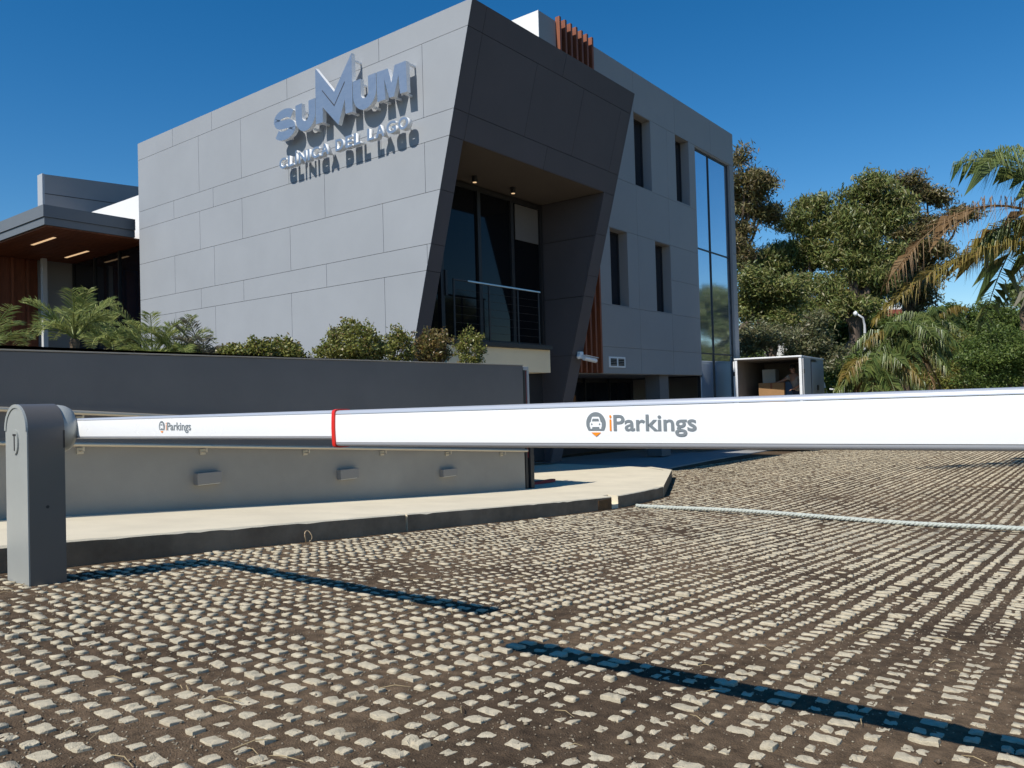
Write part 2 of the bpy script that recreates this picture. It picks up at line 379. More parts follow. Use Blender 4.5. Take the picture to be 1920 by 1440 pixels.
pz_ = gz(px_)+soil_h(px_, py_)*0.9+ht+.0012*np.clip((4.5-px_)/2, 0, 1)+.001
tx = RNG.normal(0, .04, N)-0.074; ty = RNG.normal(0, .04, N)
# stones near the lens: 5 x 3 crown, a rounded shoulder and a skirt
TU = np.array([-1, -.42, 0, .42, 1.0]); TV = np.array([-1, 0, 1.0])
tg = [(u, v) for u in TU for v in TV]
per = [0, 3, 6, 9, 12, 13, 14, 11, 8, 5, 2, 1]
topf = []
for i in range(4):
    for j in range(2): topf.append((i*3+j, i*3+j+1, (i+1)*3+j+1, (i+1)*3+j))
tmplF = list(topf)
for k in range(12):
    a, b = per[k], per[(k+1) % 12]
    tmplF.append((a, b, 15+(k+1) % 12, 15+k)); tmplF.append((15+k, 15+(k+1) % 12, 27+(k+1) % 12, 27+k))
tmplF = np.array(tmplF)
def stones_fine(ids):
    n = len(ids); U = np.array([t[0] for t in tg]); Vv = np.array([t[1] for t in tg])
    edge = (np.abs(U) == 1) | (np.abs(Vv) == 1)
    T = np.zeros((n, 39, 3))
    r = np.random.default_rng(5)
    ju = r.normal(0, .045, (n, 15)); jv = r.normal(0, .07, (n, 15)); jz = r.normal(0, .0009, (n, 15))
    corner = (np.abs(U) == 1) & (np.abs(Vv) == 1)
    uu = U*np.where(corner, .96, .98)+ju; vv = Vv*np.where(corner, .95, .98)+jv
    groove = (np.abs(U) < .01)
    split = (r.random(n) < .55)[:, None]*(st[ids, 2] == 0)[:, None]
    gd = np.where(groove[None, :], -.010*split, 0)*r.uniform(.3, 1.2, (n, 1))
    T[:, :15, 0] = vv*hx[ids, None]; T[:, :15, 1] = uu*hy[ids, None]
    T[:, :15, 2] = jz+gd+np.where(edge, -.0007, .0004)-r.random((n, 15))**3*.004*edge
    P = T[:, per]; 
    T[:, 15:27, 0] = P[:, :, 0]*1.03; T[:, 15:27, 1] = P[:, :, 1]*1.022; T[:, 15:27, 2] = P[:, :, 2]-.0025
    T[:, 27:39, 0] = P[:, :, 0]*1.1; T[:, 27:39, 1] = P[:, :, 1]*1.08; T[:, 27:39, 2] = -.05
    T[:, :, 2] += T[:, :, 0]*tx[ids, None]+T[:, :, 1]*ty[ids, None]
    return T
# how large each stone shows in the photograph
d_ = px_*CF[0]+py_*CF[1]+pz_*CF[2]; sx_ = 960+FL*(px_*CR[0]+py_*CR[1]+pz_*CR[2])/d_; sy_ = 720-FL*(px_*CU[0]+py_*CU[1]+pz_*CU[2])/d_
vis = (d_ > 0.3) & (sx_ > 5) & (sx_ < 1915) & (sy_ > 850) & (sy_ < 1436)
score = np.where(vis, hx*hy/d_**2.6, -1)
order = np.argsort(-score)
single = order[:300]; rest = np.setdiff1d(np.arange(N), single)
T = stones_fine(single)
for q, i in enumerate(single):
    me = bpy.data.meshes.new('paving_stone'); me.from_pydata(T[q].tolist(), [], tmplF.tolist())
    o = bpy.data.objects.new('paving_stone', me); COL.objects.link(o); me.materials.append(MATS['paver'])
    o.location = (px_[i], py_[i], pz_[i]); o.parent = ground
nearr = rest[px_[rest] < 6.5]; farr = rest[px_[rest] >= 6.5]
T = stones_fine(nearr)+np.stack([px_[nearr], py_[nearr], pz_[nearr]], 1)[:, None, :]
Fb = (tmplF[None]+(np.arange(len(nearr))*39)[:, None, None]).reshape(-1, 4)
tag(npmesh(T.reshape(-1, 3), Fb, 'paving_stones', 'paver', ground), kind='stuff')
bt = np.array([(-1, -1, 0), (1, -1, 0), (1, 1, 0), (-1, 1, 0), (-1.1, -1.08, -.05), (1.1, -1.08, -.05), (1.1, 1.08, -.05), (-1.1, 1.08, -.05)], float)
bf = np.array([(0, 1, 2, 3), (0, 4, 5, 1), (1, 5, 6, 2), (2, 6, 7, 3), (3, 7, 4, 0)])
n = len(farr); T = np.repeat(bt[None], n, 0); T[:, :4, :2] += RNG.normal(0, .12, (n, 4, 2)); T[:, :, 0] *= hx[farr, None]; T[:, :, 1] *= hy[farr, None]
T[:, :4, 2] += RNG.normal(0, .003, (n, 4)); T[:, :, 2] += T[:, :, 0]*tx[farr, None]*.8
T += np.stack([px_[farr], py_[farr], pz_[farr]], 1)[:, None, :]
tag(npmesh(T.reshape(-1, 3), (bf[None]+(np.arange(n)*8)[:, None, None]).reshape(-1, 4), 'far_paving_stones', 'paver', ground), kind='stuff')

# loose grit and dry stalks between the stones
n = 24000
gxp = 0.7+RNG.random(n)**1.6*6.5; gyp = RNG.uniform(-.3, 5.5, n); gr = RNG.uniform(.0016, .0055, n)*(1+1.2*(RNG.random(n) > .97))
ob = np.array([(1, 0, 0), (-1, 0, 0), (0, 1, 0), (0, -1, 0), (0, 0, 1), (0, 0, -1)], float)
of = np.array([(0, 2, 4), (2, 1, 4), (1, 3, 4), (3, 0, 4), (2, 0, 5), (1, 2, 5), (3, 1, 5), (0, 3, 5)])
T = np.repeat(ob[None], n, 0)*RNG.uniform(.6, 1.3, (n, 6, 1))*gr[:, None, None]
T[:, :, 2] *= .7
T += np.stack([gxp, gyp, gz(gxp)+soil_h(gxp, gyp)+gr*.35], 1)[:, None, :]
tag(npmesh(T.reshape(-1, 3), (of[None]+(np.arange(n)*6)[:, None, None]).reshape(-1, 3), 'grit', 'gravel', ground), kind='stuff')
mb = MB()
for i in range(220):
    x = 1.0+random.random()**1.5*5; y = random.uniform(0, 5.4); a = random.uniform(0, 6.28); L = random.uniform(.03, .12)
    z = gzf(x)+float(soil_h(np.array(x), np.array(y)))+.012
    p0 = Vector((x, y, z)); dv = Vector((math.cos(a), math.sin(a), 0)); sd = Vector((-dv.y, dv.x, 0))*random.uniform(.02, .3)*L
    mb.tube([p0, p0+dv*L*.5+sd+Vector((0, 0, .008)), p0+dv*L+sd*1.4], [.0012, .0015, .0008], 4, False)
tag(mb.build('dry_stalks', 'straw', ground), kind='stuff')

# ================================================================== PAVEMENT AND KERB
def kline(x):                                   # kerb front line
    return 5.585 if x <= 9.5 else 5.585+(x-9.5)*0.145
def slab(poly, top, name, m, parent=None, depth=0.5, sub=24):
    """polygon prism following the slope in X"""
    bm = bmesh.new(); vs = [bm.verts.new((x, y, 0)) for x, y in poly]; bm.faces.new(vs)
    xs = [p[0] for p in poly]
    for k in range(1, sub):
        X = min(xs)+(max(xs)-min(xs))*k/sub
        bmesh.ops.bisect_plane(bm, geom=list(bm.verts)+list(bm.edges)+list(bm.faces), plane_co=(X, 0, 0), plane_no=(1, 0, 0))
    g = bmesh.ops.extrude_face_region(bm, geom=list(bm.faces)); tv = {v for v in g['geom'] if isinstance(v, bmesh.types.BMVert)}
    for v in bm.verts: v.co.z = gzf(v.co.x)+(top if v in tv else top-depth)
    return MB().bm(bm).build(name, m, parent)
pav = slab([(-9, 5.75), (9.42, 5.75), (9.62, 5.76), (11.5, 6.02), (14.55, 7.42), (15.1, 8.1), (15.3, 8.9), (15.3, 12.4), (9.9, 12.4), (9.9, 7.5), (-9, 7.5)], PAVE, 'pavement', 'concrete')
tag(pav, kind='structure'); pav['label'] = 'sunlit cream concrete pavement along the grey retaining wall'
def two_tone(o):  # pale concrete on top and ends; front keeps the soiled, shade-darkened brown
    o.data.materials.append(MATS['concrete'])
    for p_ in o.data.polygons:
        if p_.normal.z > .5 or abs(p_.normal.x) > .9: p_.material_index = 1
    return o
def kerb(xa, xb, notch=None):
    mb = MB(); n = max(2, int((xb-xa)/.09)); prof = []
    A = []; 
    for i in range(n+1):
        x = xa+(xb-xa)*i/n; y = kline(x); z = gzf(x)
        j1 = .006*(vnoise(np.array(x*17.), np.array(2.))-.5); chip = .016*max(0, float(vnoise(np.array(x*9.), np.array(7.)))-.72)*3
        A.append([(x, y, z-.2), (x, y+j1*.4, z+PAVE*.5), (x, y+.002+j1, z+PAVE-.014-chip), (x, y+.012+chip+j1, z+PAVE-.002+j1*.5), (x, y+.19, z+PAVE+.004), (x, y+.19, z-.2)])
    k = len(A[0]); Vv = [p for r in A for p in r]; Ff = []
    for i in range(n):
        for j in range(k): Ff.append((i*k+j, i*k+(j+1) % k, (i+1)*k+(j+1) % k, (i+1)*k+j))
    Ff += [tuple(range(k)), tuple(n*k+j for j in range(k))]
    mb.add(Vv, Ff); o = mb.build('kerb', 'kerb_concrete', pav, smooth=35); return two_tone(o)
q = ray(762, 965); tj = (5.585)/q[1]; XJ = q[0]*tj
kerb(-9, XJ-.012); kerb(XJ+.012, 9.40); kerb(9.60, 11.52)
# bevelled corner and return of the kerb end
mb = MB()
def kq(pts, top=PAVE):
    a = [(x, y, gzf(x)-.2) for x, y in pts]; b = [(x, y, gzf(x)+top+.004) for x, y in pts]; mb.prism(a, b)
kq([(11.53, kline(11.53)), (14.70, 7.30), (14.58, 7.43), (11.50, 6.02)])
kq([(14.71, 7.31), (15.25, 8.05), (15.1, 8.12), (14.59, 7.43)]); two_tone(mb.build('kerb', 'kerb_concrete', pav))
MB().box(9.40, 9.60, 5.60, 5.76, gzf(9.5)-.1, gzf(9.5)+.055).build('kerb_gap_floor', 'concrete', pav)
MB().box(9.05, 9.39, 5.579, 5.5835, gzf(9.2)+.0, gzf(9.2)+.14).build('rust_streak', 'rust_stain', pav)
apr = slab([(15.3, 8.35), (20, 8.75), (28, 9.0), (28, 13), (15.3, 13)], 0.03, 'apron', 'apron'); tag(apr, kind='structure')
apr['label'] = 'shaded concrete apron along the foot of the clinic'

# ================================================================== RETAINING WALL AND GARDEN BED
WY = 7.31
def rail_z(X): return -0.2805-0.0761*(X-3.175)
rw = empty('retaining_wall', 'long dark grey plastered retaining wall behind the barrier post, shrubs on top', 'wall')
mb = MB(); mb.prism([(-9, WY, rail_z(-9)), (9.76, WY, rail_z(9.76)), (9.76, WY, .525), (-9, WY, .515)], [(-9, WY+.24, rail_z(-9)), (9.76, WY+.24, rail_z(9.76)), (9.76, WY+.24, .525), (-9, WY+.24, .515)])
mb.build('upper_wall', 'plaster_dark', rw)
mb = MB(); mb.prism([(-9, WY+.012, gzf(-9)-.1), (9.76, WY+.012, gzf(9.76)-.1), (9.76, WY+.012, rail_z(9.76)), (-9, WY+.012, rail_z(-9))], [(-9, WY+.24, gzf(-9)-.1), (9.76, WY+.24, gzf(9.76)-.1), (9.76, WY+.24, rail_z(9.76)), (-9, WY+.24, rail_z(-9))])
mb.build('lower_wall', 'plaster_mid', rw)
mb = MB(); mb.bbox(-9, 9.775, WY-.008, WY+.25, .5275, .541, .004); mb.build('coping', 'plaster_mid', rw)
bed = MB().box(-9, 9.88, WY+.25, 26, -1.2, .46).build('garden_bed', 'soil_dark'); tag(bed, kind='structure'); bed['label'] = 'raised planting bed behind the retaining wall'
for dz, lab, brs in ((0.0, 'tan metal handrail on brackets along the retaining wall, the lower one', (150, 380, 572, 716, 838, 940)), (0.277, 'upper metal handrail on the retaining wall, showing behind the barrier post', ())):
    hr = empty('handrail', lab, 'handrail', 'handrails on the retaining wall')
    pts = [(x, WY-.075, rail_z(x)+dz) for x in (-8.5, 0, 5, 9.72)]
    MB().tube(pts, .021, 12).build('rail', 'rail_tan', hr, smooth=40)
    xs = []
    for b in (brs or (150, 572, 838)):
        q = ray(b, 838); xs.append(q[0]*WY/q[1])
    for x in xs:
        z = rail_z(x)+dz
        mb = MB(); mb.tube([(x, WY-.075, z-.018), (x, WY-.075, z-.055), (x, WY-.005, z-.06)], .008, 6); mb.bbox(x-.03, x+.03, WY-.006, WY+.011, z-.085, z-.028, .003)
        mb.build('bracket', 'rail_tan', hr)
for (x0, y0, x1, y1), lab in zip(((362, 884, 412, 908), (631, 878, 668, 898), (824, 878, 853, 893)), ('grey box wall light low on the retaining wall, nearest the barrier post', 'grey box wall light low on the retaining wall, middle of three', 'grey box wall light low on the retaining wall, nearest the wall end')):
    a = on_y(x0, (y0+y1)/2, WY); b = on_y(x1, (y0+y1)/2, WY); zc = (a[2]+b[2])/2; c = on_y(x0, y0, WY); d = on_y(x0, y1, WY); h = (c[2]-d[2])/2*.92
    w = empty('wall_light', lab, 'light', 'wall lights on the retaining wall'); xm = (a[0]+b[0])/2; hw = (b[0]-a[0])/2*.92
    MB().bbox(xm-hw, xm+hw, WY-.062, WY+.011, zc-h, zc+h, .005).build('housing', 'fitting_grey', w)
    MB().box(xm-hw*.86, xm+hw*.86, WY-.05, WY-.008, zc-h-.004, zc-h+.002).build('diffuser', 'print_white', w)

# gate end at the wall
gt = empty('gate_post', 'dark steel gate post with a pale channel at the end of the retaining wall', 'gate post')
MB().bbox(9.80, 9.86, WY+.02, WY+.14, gzf(9.8)+PAVE, .50, .004).build('post', 'black_steel', gt)
MB().bbox(9.90, 9.99, WY+.0, WY+.12, gzf(9.9)+PAVE, -.35, .004).build('post', 'dark_frame', gt)
MB().bbox(9.90, 9.945, WY+.02, WY+.07, -.34, .455, .003).build('channel', 'canopy_pale', gt)
MB().bbox(9.80, 9.93, WY+.015, WY+.075, .46, .515, .004).build('bracket', 'canopy_pale', gt)
MB().bbox(9.85, 9.90, WY+.04, WY+.10, -.9, .45, .003).build('gate_edge', 'red_paint', gt)
rb = MB().bbox(10.55, 11.2, 7.75, 7.85, gzf(10.8)+PAVE+.002, gzf(10.8)+PAVE+.05, .006).build('wheel_stop', 'red_paint')
tag(rb, 'small dark red bar lying on the shaded pavement beyond the gate post', 'wheel stop')

# ================================================================== CLINIC BUILDING
B = empty('clinic_building', 'two tone grey clinic building with slanted dark portal and pale side wing', 'building')
XL, XR = 9.90, 15.36                             # ends of the portal
ZT = 6.63
def tilt_y(z): return 8.24+0.2754*(6.59-z)
GAP = 0.008
rows = [6.63, 6.205, 4.92, 4.485, 3.615, 2.725, 2.275, 0.97, -0.1]
sa = [17.54, 15.89, 13.17, 10.47]; sb = [16.445, 14.80, 12.07, 9.395]
seams = [sa, sb, sa, sb, sa, sb, sa, sb]
YE = 19.17
for r in range(8):
    z1, z0 = rows[r], rows[r+1]
    if z1 < .5: continue
    z0 = max(z0, .3)
    ys = [YE]+[y for y in seams[r]]+[5.0]
    for i in range(len(ys)-1):
        ya, yb = ys[i], ys[i+1]
        poly = [(yb+GAP/2, z0+GAP/2), (ya-GAP/2, z0+GAP/2), (ya-GAP/2, z1-GAP/2), (yb+GAP/2, z1-GAP/2)]
        poly = clip(poly, -1, -0.2754, -(8.24+0.2754*6.59))        # keep y >= tilt_y(z)
        if len(poly) < 3: continue
        pr = MB().prism([(XL, y, z) for y, z in poly], [(XL+.022, y, z) for y, z in poly]); pr.build('facade_panel', 'panel_grey', B)
# wall behind the panels (also the portal's left leg)
def prof(z0, z1, back): return [(tilt_y(z0)+.024, z0), (back, z0), (back, z1), (tilt_y(z1)+.024, z1)]
pl = prof(-1.45, ZT-.004, YE-.01)
mb = MB(); p2 = [(tilt_y(.3)+.024, .3), (YE-.01, .3), (YE-.01, ZT-.004), (tilt_y(ZT)+.024, ZT-.004)]
mb.prism([(XL+.024, y, z) for y, z in p2], [(10.24, y, z) for y, z in p2]); mb.build('wall_core', 'joint', B)
# portal: tilted face panels (u = X, z up); openings between the legs
def tilt_panel(x0, x1, z0, z1, m='panel_dark', name='portal_panel', t=.022):
    g = GAP/2
    c = [(x0+g, tilt_y(z0+g), z0+g), (x1-g, tilt_y(z0+g), z0+g), (x1-g, tilt_y(z1-g), z1-g), (x0+g, tilt_y(z1-g), z1-g)]
    return MB().prism(c, [(x, y+t, z+t*.27) for x, y, z in c]).build(name, m, B)
XI = 10.26; XO = 14.93
top_seams = {0: [10.28, 12.69, 15.36], 1: [10.28, 11.87, 13.47, 14.95, 15.36], 2: [10.28, 12.63, 15.36]}
for r in range(3):
    xs = [XL]+top_seams[r]
    for a, b in zip(xs[:-1], xs[1:]): tilt_panel(a if a > XL else XL+.002, b, rows[r+1], rows[r])
for r in range(3, 8):
    z0 = rows[r+1] if r < 7 else -1.46
    tilt_panel(XL+.002, XI, max(z0, -.1), rows[r]); tilt_panel(XO, XR, z0, rows[r])
# portal cores
def core(x0, x1, z0, z1, back, m='joint', name='portal_core'):
    p = [(tilt_y(z0)+.03, z0), (back, z0), (back, z1), (tilt_y(z1)+.03, z1)]
    return MB().prism([(x0, y, z) for y, z in p], [(x1, y, z) for y, z in p]).build(name, m, B)
core(10.245, XR-.024, 4.505, ZT-.006, 10.6)
core(XO+.02, XR-.024, -1.46, 4.50, 10.52)
# inner faces of the right leg, clad in dark panels
for z0, z1 in ((.97, 2.27), (2.275, 3.58), (3.585, 4.48)):
    p = [(tilt_y(z0)+.03, z0+.004), (10.5, z0+.004), (10.5, z1-.004), (tilt_y(z1)+.03, z1-.004)]
    MB().prism([(XO-.004, y, z) for y, z in p], [(XO+.018, y, z) for y, z in p]).build('reveal_panel', 'panel_dark', B)
p = [(tilt_y(-1.46)+.03, -1.46), (10.9, -1.46), (10.9, .966), (tilt_y(.966)+.03, .966)]
MB().prism([(XO-.004, y, z) for y, z in p], [(XO+.018, y, z) for y, z in p]).build('reveal_panel', 'panel_dark', B)
p = [(tilt_y(-1.46)+.0, -1.46), (10.9, -1.46), (10.9, ZT-.01), (tilt_y(ZT), ZT-.01)]
MB().prism([(XR-.022, y, z) for y, z in p], [(XR, y, z) for y, z in p]).build('reveal_panel', 'panel_dark', B)
# soffit over the balcony, with two spot lamps
p = [(tilt_y(4.485)+.03, 4.485), (10.6, 4.485), (10.6, 4.502), (tilt_y(4.502)+.03, 4.502)]
MB().prism([(10.26, y, z) for y, z in p], [(XO-.006, y, z) for y, z in p]).build('soffit', 'soffit', B)
for x, y in ((890, 337), (962, 358)):
    q = ray(x, y); q = q*(4.41/q[2]); 
    dl = empty('downlight', None); dl.parent = B
    MB().tube([(q[0], q[1], 4.484), (q[0], q[1], 4.36)], .055, 16).build('lamp_body', 'black_steel', dl, smooth=40)
    MB().tube([(q[0], q[1], 4.359), (q[0], q[1], 4.353)], .04, 16).build('lamp_lens', 'lamp_glow', dl)
# balcony doors: dark glass in dark frames
gw = empty('balcony_doors'); gw.parent = B
xs = [10.28, 11.45, 12.62, 13.75, 14.84]
for a, b in zip(xs[:-1], xs[1:]): MB().box(a+.05, b-.05, 10.52, 10.535, 1.27, 4.36).build('pane', 'glass_dark', gw)
for i, x in enumerate(xs): MB().box(x-.05, x+.05, 10.47, 10.56, 1.20, 4.40).build('frame', 'dark_frame', gw)
MB().box(10.28, 14.9, 10.475, 10.555, 4.36, 4.46).build('frame', 'dark_frame', gw); MB().box(10.28, 14.9, 10.475, 10.555, 1.20, 1.27).build('frame', 'dark_frame', gw)
MB().box(13.9, 14.76, 10.50, 10.515, 3.55, 4.34).build('roller_blind', 'plaster_dark', gw)
MB().box(11.50, 11.56, 10.44, 10.469, 2.1, 2.6).build('door_handle', 'dark_frame', gw)
MB().box(10.26, 15.3, 10.62, 10.8, -1.4, 4.5).build('back_wall', 'joint', B)
# balcony slab, cream upstand and railing
MB().bbox(10.9, 14.05, 9.70, 10.46, 1.06, 1.15, .006).build('balcony_slab', 'black_steel', B)
MB().box(10.75, 14.06, 9.78, 10.46, .57, 1.055).build('balcony_upstand', 'cream', B)
MB().box(14.0, 14.9, 10.47, 10.6, .60, 1.19).build('balcony_upstand', 'panel_dark', B)
rl = empty('railing'); rl.parent = B
MB().bbox(11.36, 13.72, 9.74, 9.78, 2.26, 2.295, .008).build('handrail', 'steel', rl)
MB().bbox(10.95, 11.35, 9.745, 9.775, 2.262, 2.29, .005).build('handrail', 'dark_frame', rl)
for x in (10.97, 12.0, 12.93, 13.66): MB().box(x-.02, x+.02, 9.75, 9.77, 1.15, 2.26).build('post', 'black_steel', rl)
for k in range(6):
    z = 1.32+k*.155; MB().tube([(10.97, 9.76, z), (13.66, 9.76, z)], .0032, 6).build('wire', 'black_steel', rl)
# roof deck behind the portal and end wall of the left block
MB().box(10.25, 14.58, 10.65, YE-.02, 6.2, 6.4).build('roof', 'fitting_grey', B)
MB().box(10.25, 14.58, YE-.12, YE-.012, .3, 6.6).build('end_wall', 'panel_pale', B)

# ---- pale side wing
YW = 10.20; ZB, ZW = .60, 8.81; XW0, XW1 = 14.61, 25.86
wins = [(17.48, 18.37, 2.355, 4.33), (19.95, 20.88, 2.355, 4.33), (18.93, 19.875, 5.70, 7.69), (21.43, 22.335, 5.73, 7.70)]
CWX0, CWX1 = 22.79, 25.50
holes = wins+[(CWX0, CWX1, -2, 7.67)]
def rects(x0, x1, z0, z1, holes):
    xs = sorted({x0, x1}|{min(max(h[i], x0), x1) for h in holes for i in (0, 1)}); zs = sorted({z0, z1}|{min(max(h[i], z0), z1) for h in holes for i in (2, 3)})
    out = []
    for a, b in zip(xs[:-1], xs[1:]):
        run = None
        for c, d in zip(zs[:-1], zs[1:]):
            mx, mz = (a+b)/2, (c+d)/2
            if b-a < 1e-6 or d-c < 1e-6: continue
            if any(h[0] < mx < h[1] and h[2] < mz < h[3] for h in holes): run = None; continue
            if run and abs(run[3]-c) < 1e-9: run[3] = d
            else: run = [a, b, c, d]; out.append(run)
    return out
mb = MB()
for a, b, c, d in rects(XW0+.01, XW1-.01, ZB+.01, ZW-.01, holes+[(14.0, 15.38, 0, 6.3)]): mb.box(a, b, YW+.024, YW+.36, c, d)
mb.build('wing_wall', 'panel_pale', B)
zl = [ZB, 1.275, 2.34, 4.345, 5.69, 7.705, ZW]
vx = {0: [18.95, 20.88], 1: [18.95, 20.88], 2: [18.95, 20.88], 3: [18.95, 20.88], 4: [18.92, 20.88, 22.34], 5: [18.95, 21.43, 24.0]}
for i in range(6):
    xe = CWX0 if i < 5 else XW1
    xs = [16.79]+vx[i]+[xe]
    for a, b in zip(xs[:-1], xs[1:]):
        zz = [(zl[i], zl[i+1])]
        if i == 2 and a > 20.5: zz = [(2.34, 3.34), (3.34, 4.345)]
        for z0, z1 in zz:
            m_ = MB()
            for r in rects(a+GAP/2, b-GAP/2, z0+GAP/2, z1-GAP/2, wins): m_.box(r[0], r[1], YW, YW+.022, r[2], r[3])
            if m_.v: m_.build('facade_panel', 'panel_pale', B)
zr = [-1.6, .35, 2.3, 4.6, 6.1, ZB, 7.705]
for z0, z1 in ((-1.6, 1.28), (1.285, 3.0), (3.005, 4.7), (4.705, 6.3), (6.305, 7.70)):
    MB().box(CWX1+.02, XW1, YW, YW+.022, z0+.003, z1-.003).build('facade_panel', 'panel_pale', B)
MB().box(CWX1+.02, XW1-.01, YW+.024, YW+.36, -1.6, .61).build('wing_wall', 'panel_pale', B)
MB().box(14.62, 15.28, YW, YW+.022, 5.0, ZW+.02).build('facade_panel', 'panel_pale', B)
MB().box(XW0-.022, XW0, YW, 17.0, 6.35, ZW+.02).build('end_panel', 'white_wall', B)
MB().box(XW0+.02, XW1-.02, YW+.37, 19, ZB+.02, ZW-.05).build('wing_body', 'joint', B)
MB().box(XW1-.01, XW1+.012, YW+.005, 19, -1.6, ZW-.002).build('end_panel', 'panel_pale', B)
MB().box(XW0, XW1, YW+.03, YW+.36, ZW-.008, ZW+.012).build('parapet_cap', 'fitting_grey', B)
for (x0, x1, z0, z1) in wins:
    w = empty('window'); w.parent = B
    MB().box(x0+.04, x1-.04, YW+.28, YW+.29, z0+.04, z1-.04).build('pane', 'glass_shade', w)
    m_ = MB(); m_.box(x0, x0+.04, YW+.26, YW+.31, z0, z1); m_.box(x1-.04, x1, YW+.26, YW+.31, z0, z1); m_.box(x0+.04, x1-.04, YW+.26, YW+.31, z0, z0+.04); m_.box(x0+.04, x1-.04, YW+.26, YW+.31, z1-.04, z1); m_.build('frame', 'dark_frame', w)
    MB().box(x0, x1, YW+.004, YW+.26, z0-.012, z0+.012).build('sill', 'panel_pale', w)
# wood slat strip between portal and wing, standing above the roof
m_ = MB().box(15.3, 16.77, YW+.02, YW+.06, ZB, 8.72); m_.build('slat_backing', 'dark_frame', B)
for k in range(7):
    x = 15.30+k*.2375; MB().box(x, x+.07, YW-.10, YW+.018, ZB+.005, 8.93).build('slat', 'wood', B)
# tall glass corner
cw = empty('curtain_wall'); cw.parent = B
gxs = [CWX0+.03, 23.93, CWX1-.03]; gzs = [-1.55, 1.29, 4.555, 7.64]
for a, b in zip(gxs[:-1], gxs[1:]):
    for c, d in zip(gzs[:-1], gzs[1:]):
        e = random.uniform(-.004, .004)
        MB().prism([(a+.02, YW+.10, c+.02), (b-.02, YW+.10+e, c+.02), (b-.02, YW+.10-e, d-.02), (a+.02, YW+.10+e, d-.02)], [(a+.02, YW+.12, c+.02), (b-.02, YW+.12+e, c+.02), (b-.02, YW+.12-e, d-.02), (a+.02, YW+.12+e, d-.02)]).build('pane', 'glass_mirror', cw)
for x in gxs: MB().box(x-.02, x+.02, YW+.07, YW+.16, -1.55, 7.66).build('mullion', 'dark_frame', cw)
for z in gzs[1:]: MB().box(CWX0+.05, 23.91, YW+.075, YW+.15, z-.02, z+.02).build('transom', 'dark_frame', cw); MB().box(23.95, CWX1-.05, YW+.075, YW+.15, z-.02, z+.02).build('transom', 'dark_frame', cw)
# recessed ground floor
MB().box(15.4, CWX0, 12.6, 12.7, -1.6, .60).build('recess_wall', 'dark_frame', B)
gf = empty('ground_floor_glazing'); gf.parent = B
for k in range(5):
    x = 15.6+k*1.4; MB().box(x+.03, x+1.37, 12.56, 12.575, -1.4, .45).build('pane', 'glass_shade', gf); MB().box(x-.03, x+.03, 12.53, 12.6, -1.5, .58).build('mullion', 'black_steel', gf)
MB().box(15.4, CWX0, YW+.03, 12.6, ZB-.012, ZB+.008).build('soffit', 'fitting_grey', B)
MB().box(20.25, 20.8, YW+.15, YW+.6, -1.7, ZB-.014).build('column', 'plaster_dark', B)
v = empty('vent_window'); v.parent = B
MB().bbox(17.23, 18.05, YW-.02, YW-.001, .755, 1.03, .004).build('frame', 'cctv_white', v)
for x0, x1 in ((17.30, 17.60), (17.68, 17.98)):
    MB().box(x0, x1, YW-.024, YW-.0205, .80, .985).build('pane', 'glass_shade', v)
    for k in range(4): MB().box(x0, x1, YW-.030, YW-.0245, .82+k*.045, .835+k*.045).build('louvre', 'fitting_grey', v)
# security camera on the portal leg
cc = empty('security_camera', 'white security camera with bracket on the slanted portal leg', 'camera')
c0 = np.array(on_x(1083, 668, 15.2)); c0[1] = tilt_y(c0[2])-.002
x, y, z = c0
MB().bbox(x-.07, x+.07, y-.10, y, z-.06, z+.10, .012).build('mount', 'cctv_white', cc)
MB().tube([(x, y-.06, z-.03), (x+.02, y-.16, z-.05)], .03, 10).build('arm', 'cctv_white', cc, smooth=40)
m_ = MB(); m_.tube([(x-.02, y-.16, z-.05), (x+.36, y-.24, z-.11)], [.055, .05], 12); m_.build('camera_body', 'cctv_white', cc, smooth=40)
MB().prism([(x-.02, y-.22, z+.012), (x+.40, y-.30, z-.05), (x+.40, y-.19, z-.05), (x-.02, y-.11, z+.012)], [(x-.02, y-.22, z+.022), (x+.40, y-.30, z-.04), (x+.40, y-.19, z-.04), (x-.02, y-.11, z+.022)]).build('sun_shield', 'cctv_white', cc)
MB().ell((x-.11, y-.08, z-.02), (.055, .055, .055), 12, 8).build('camera_dome', 'cctv_white', cc, smooth=True)

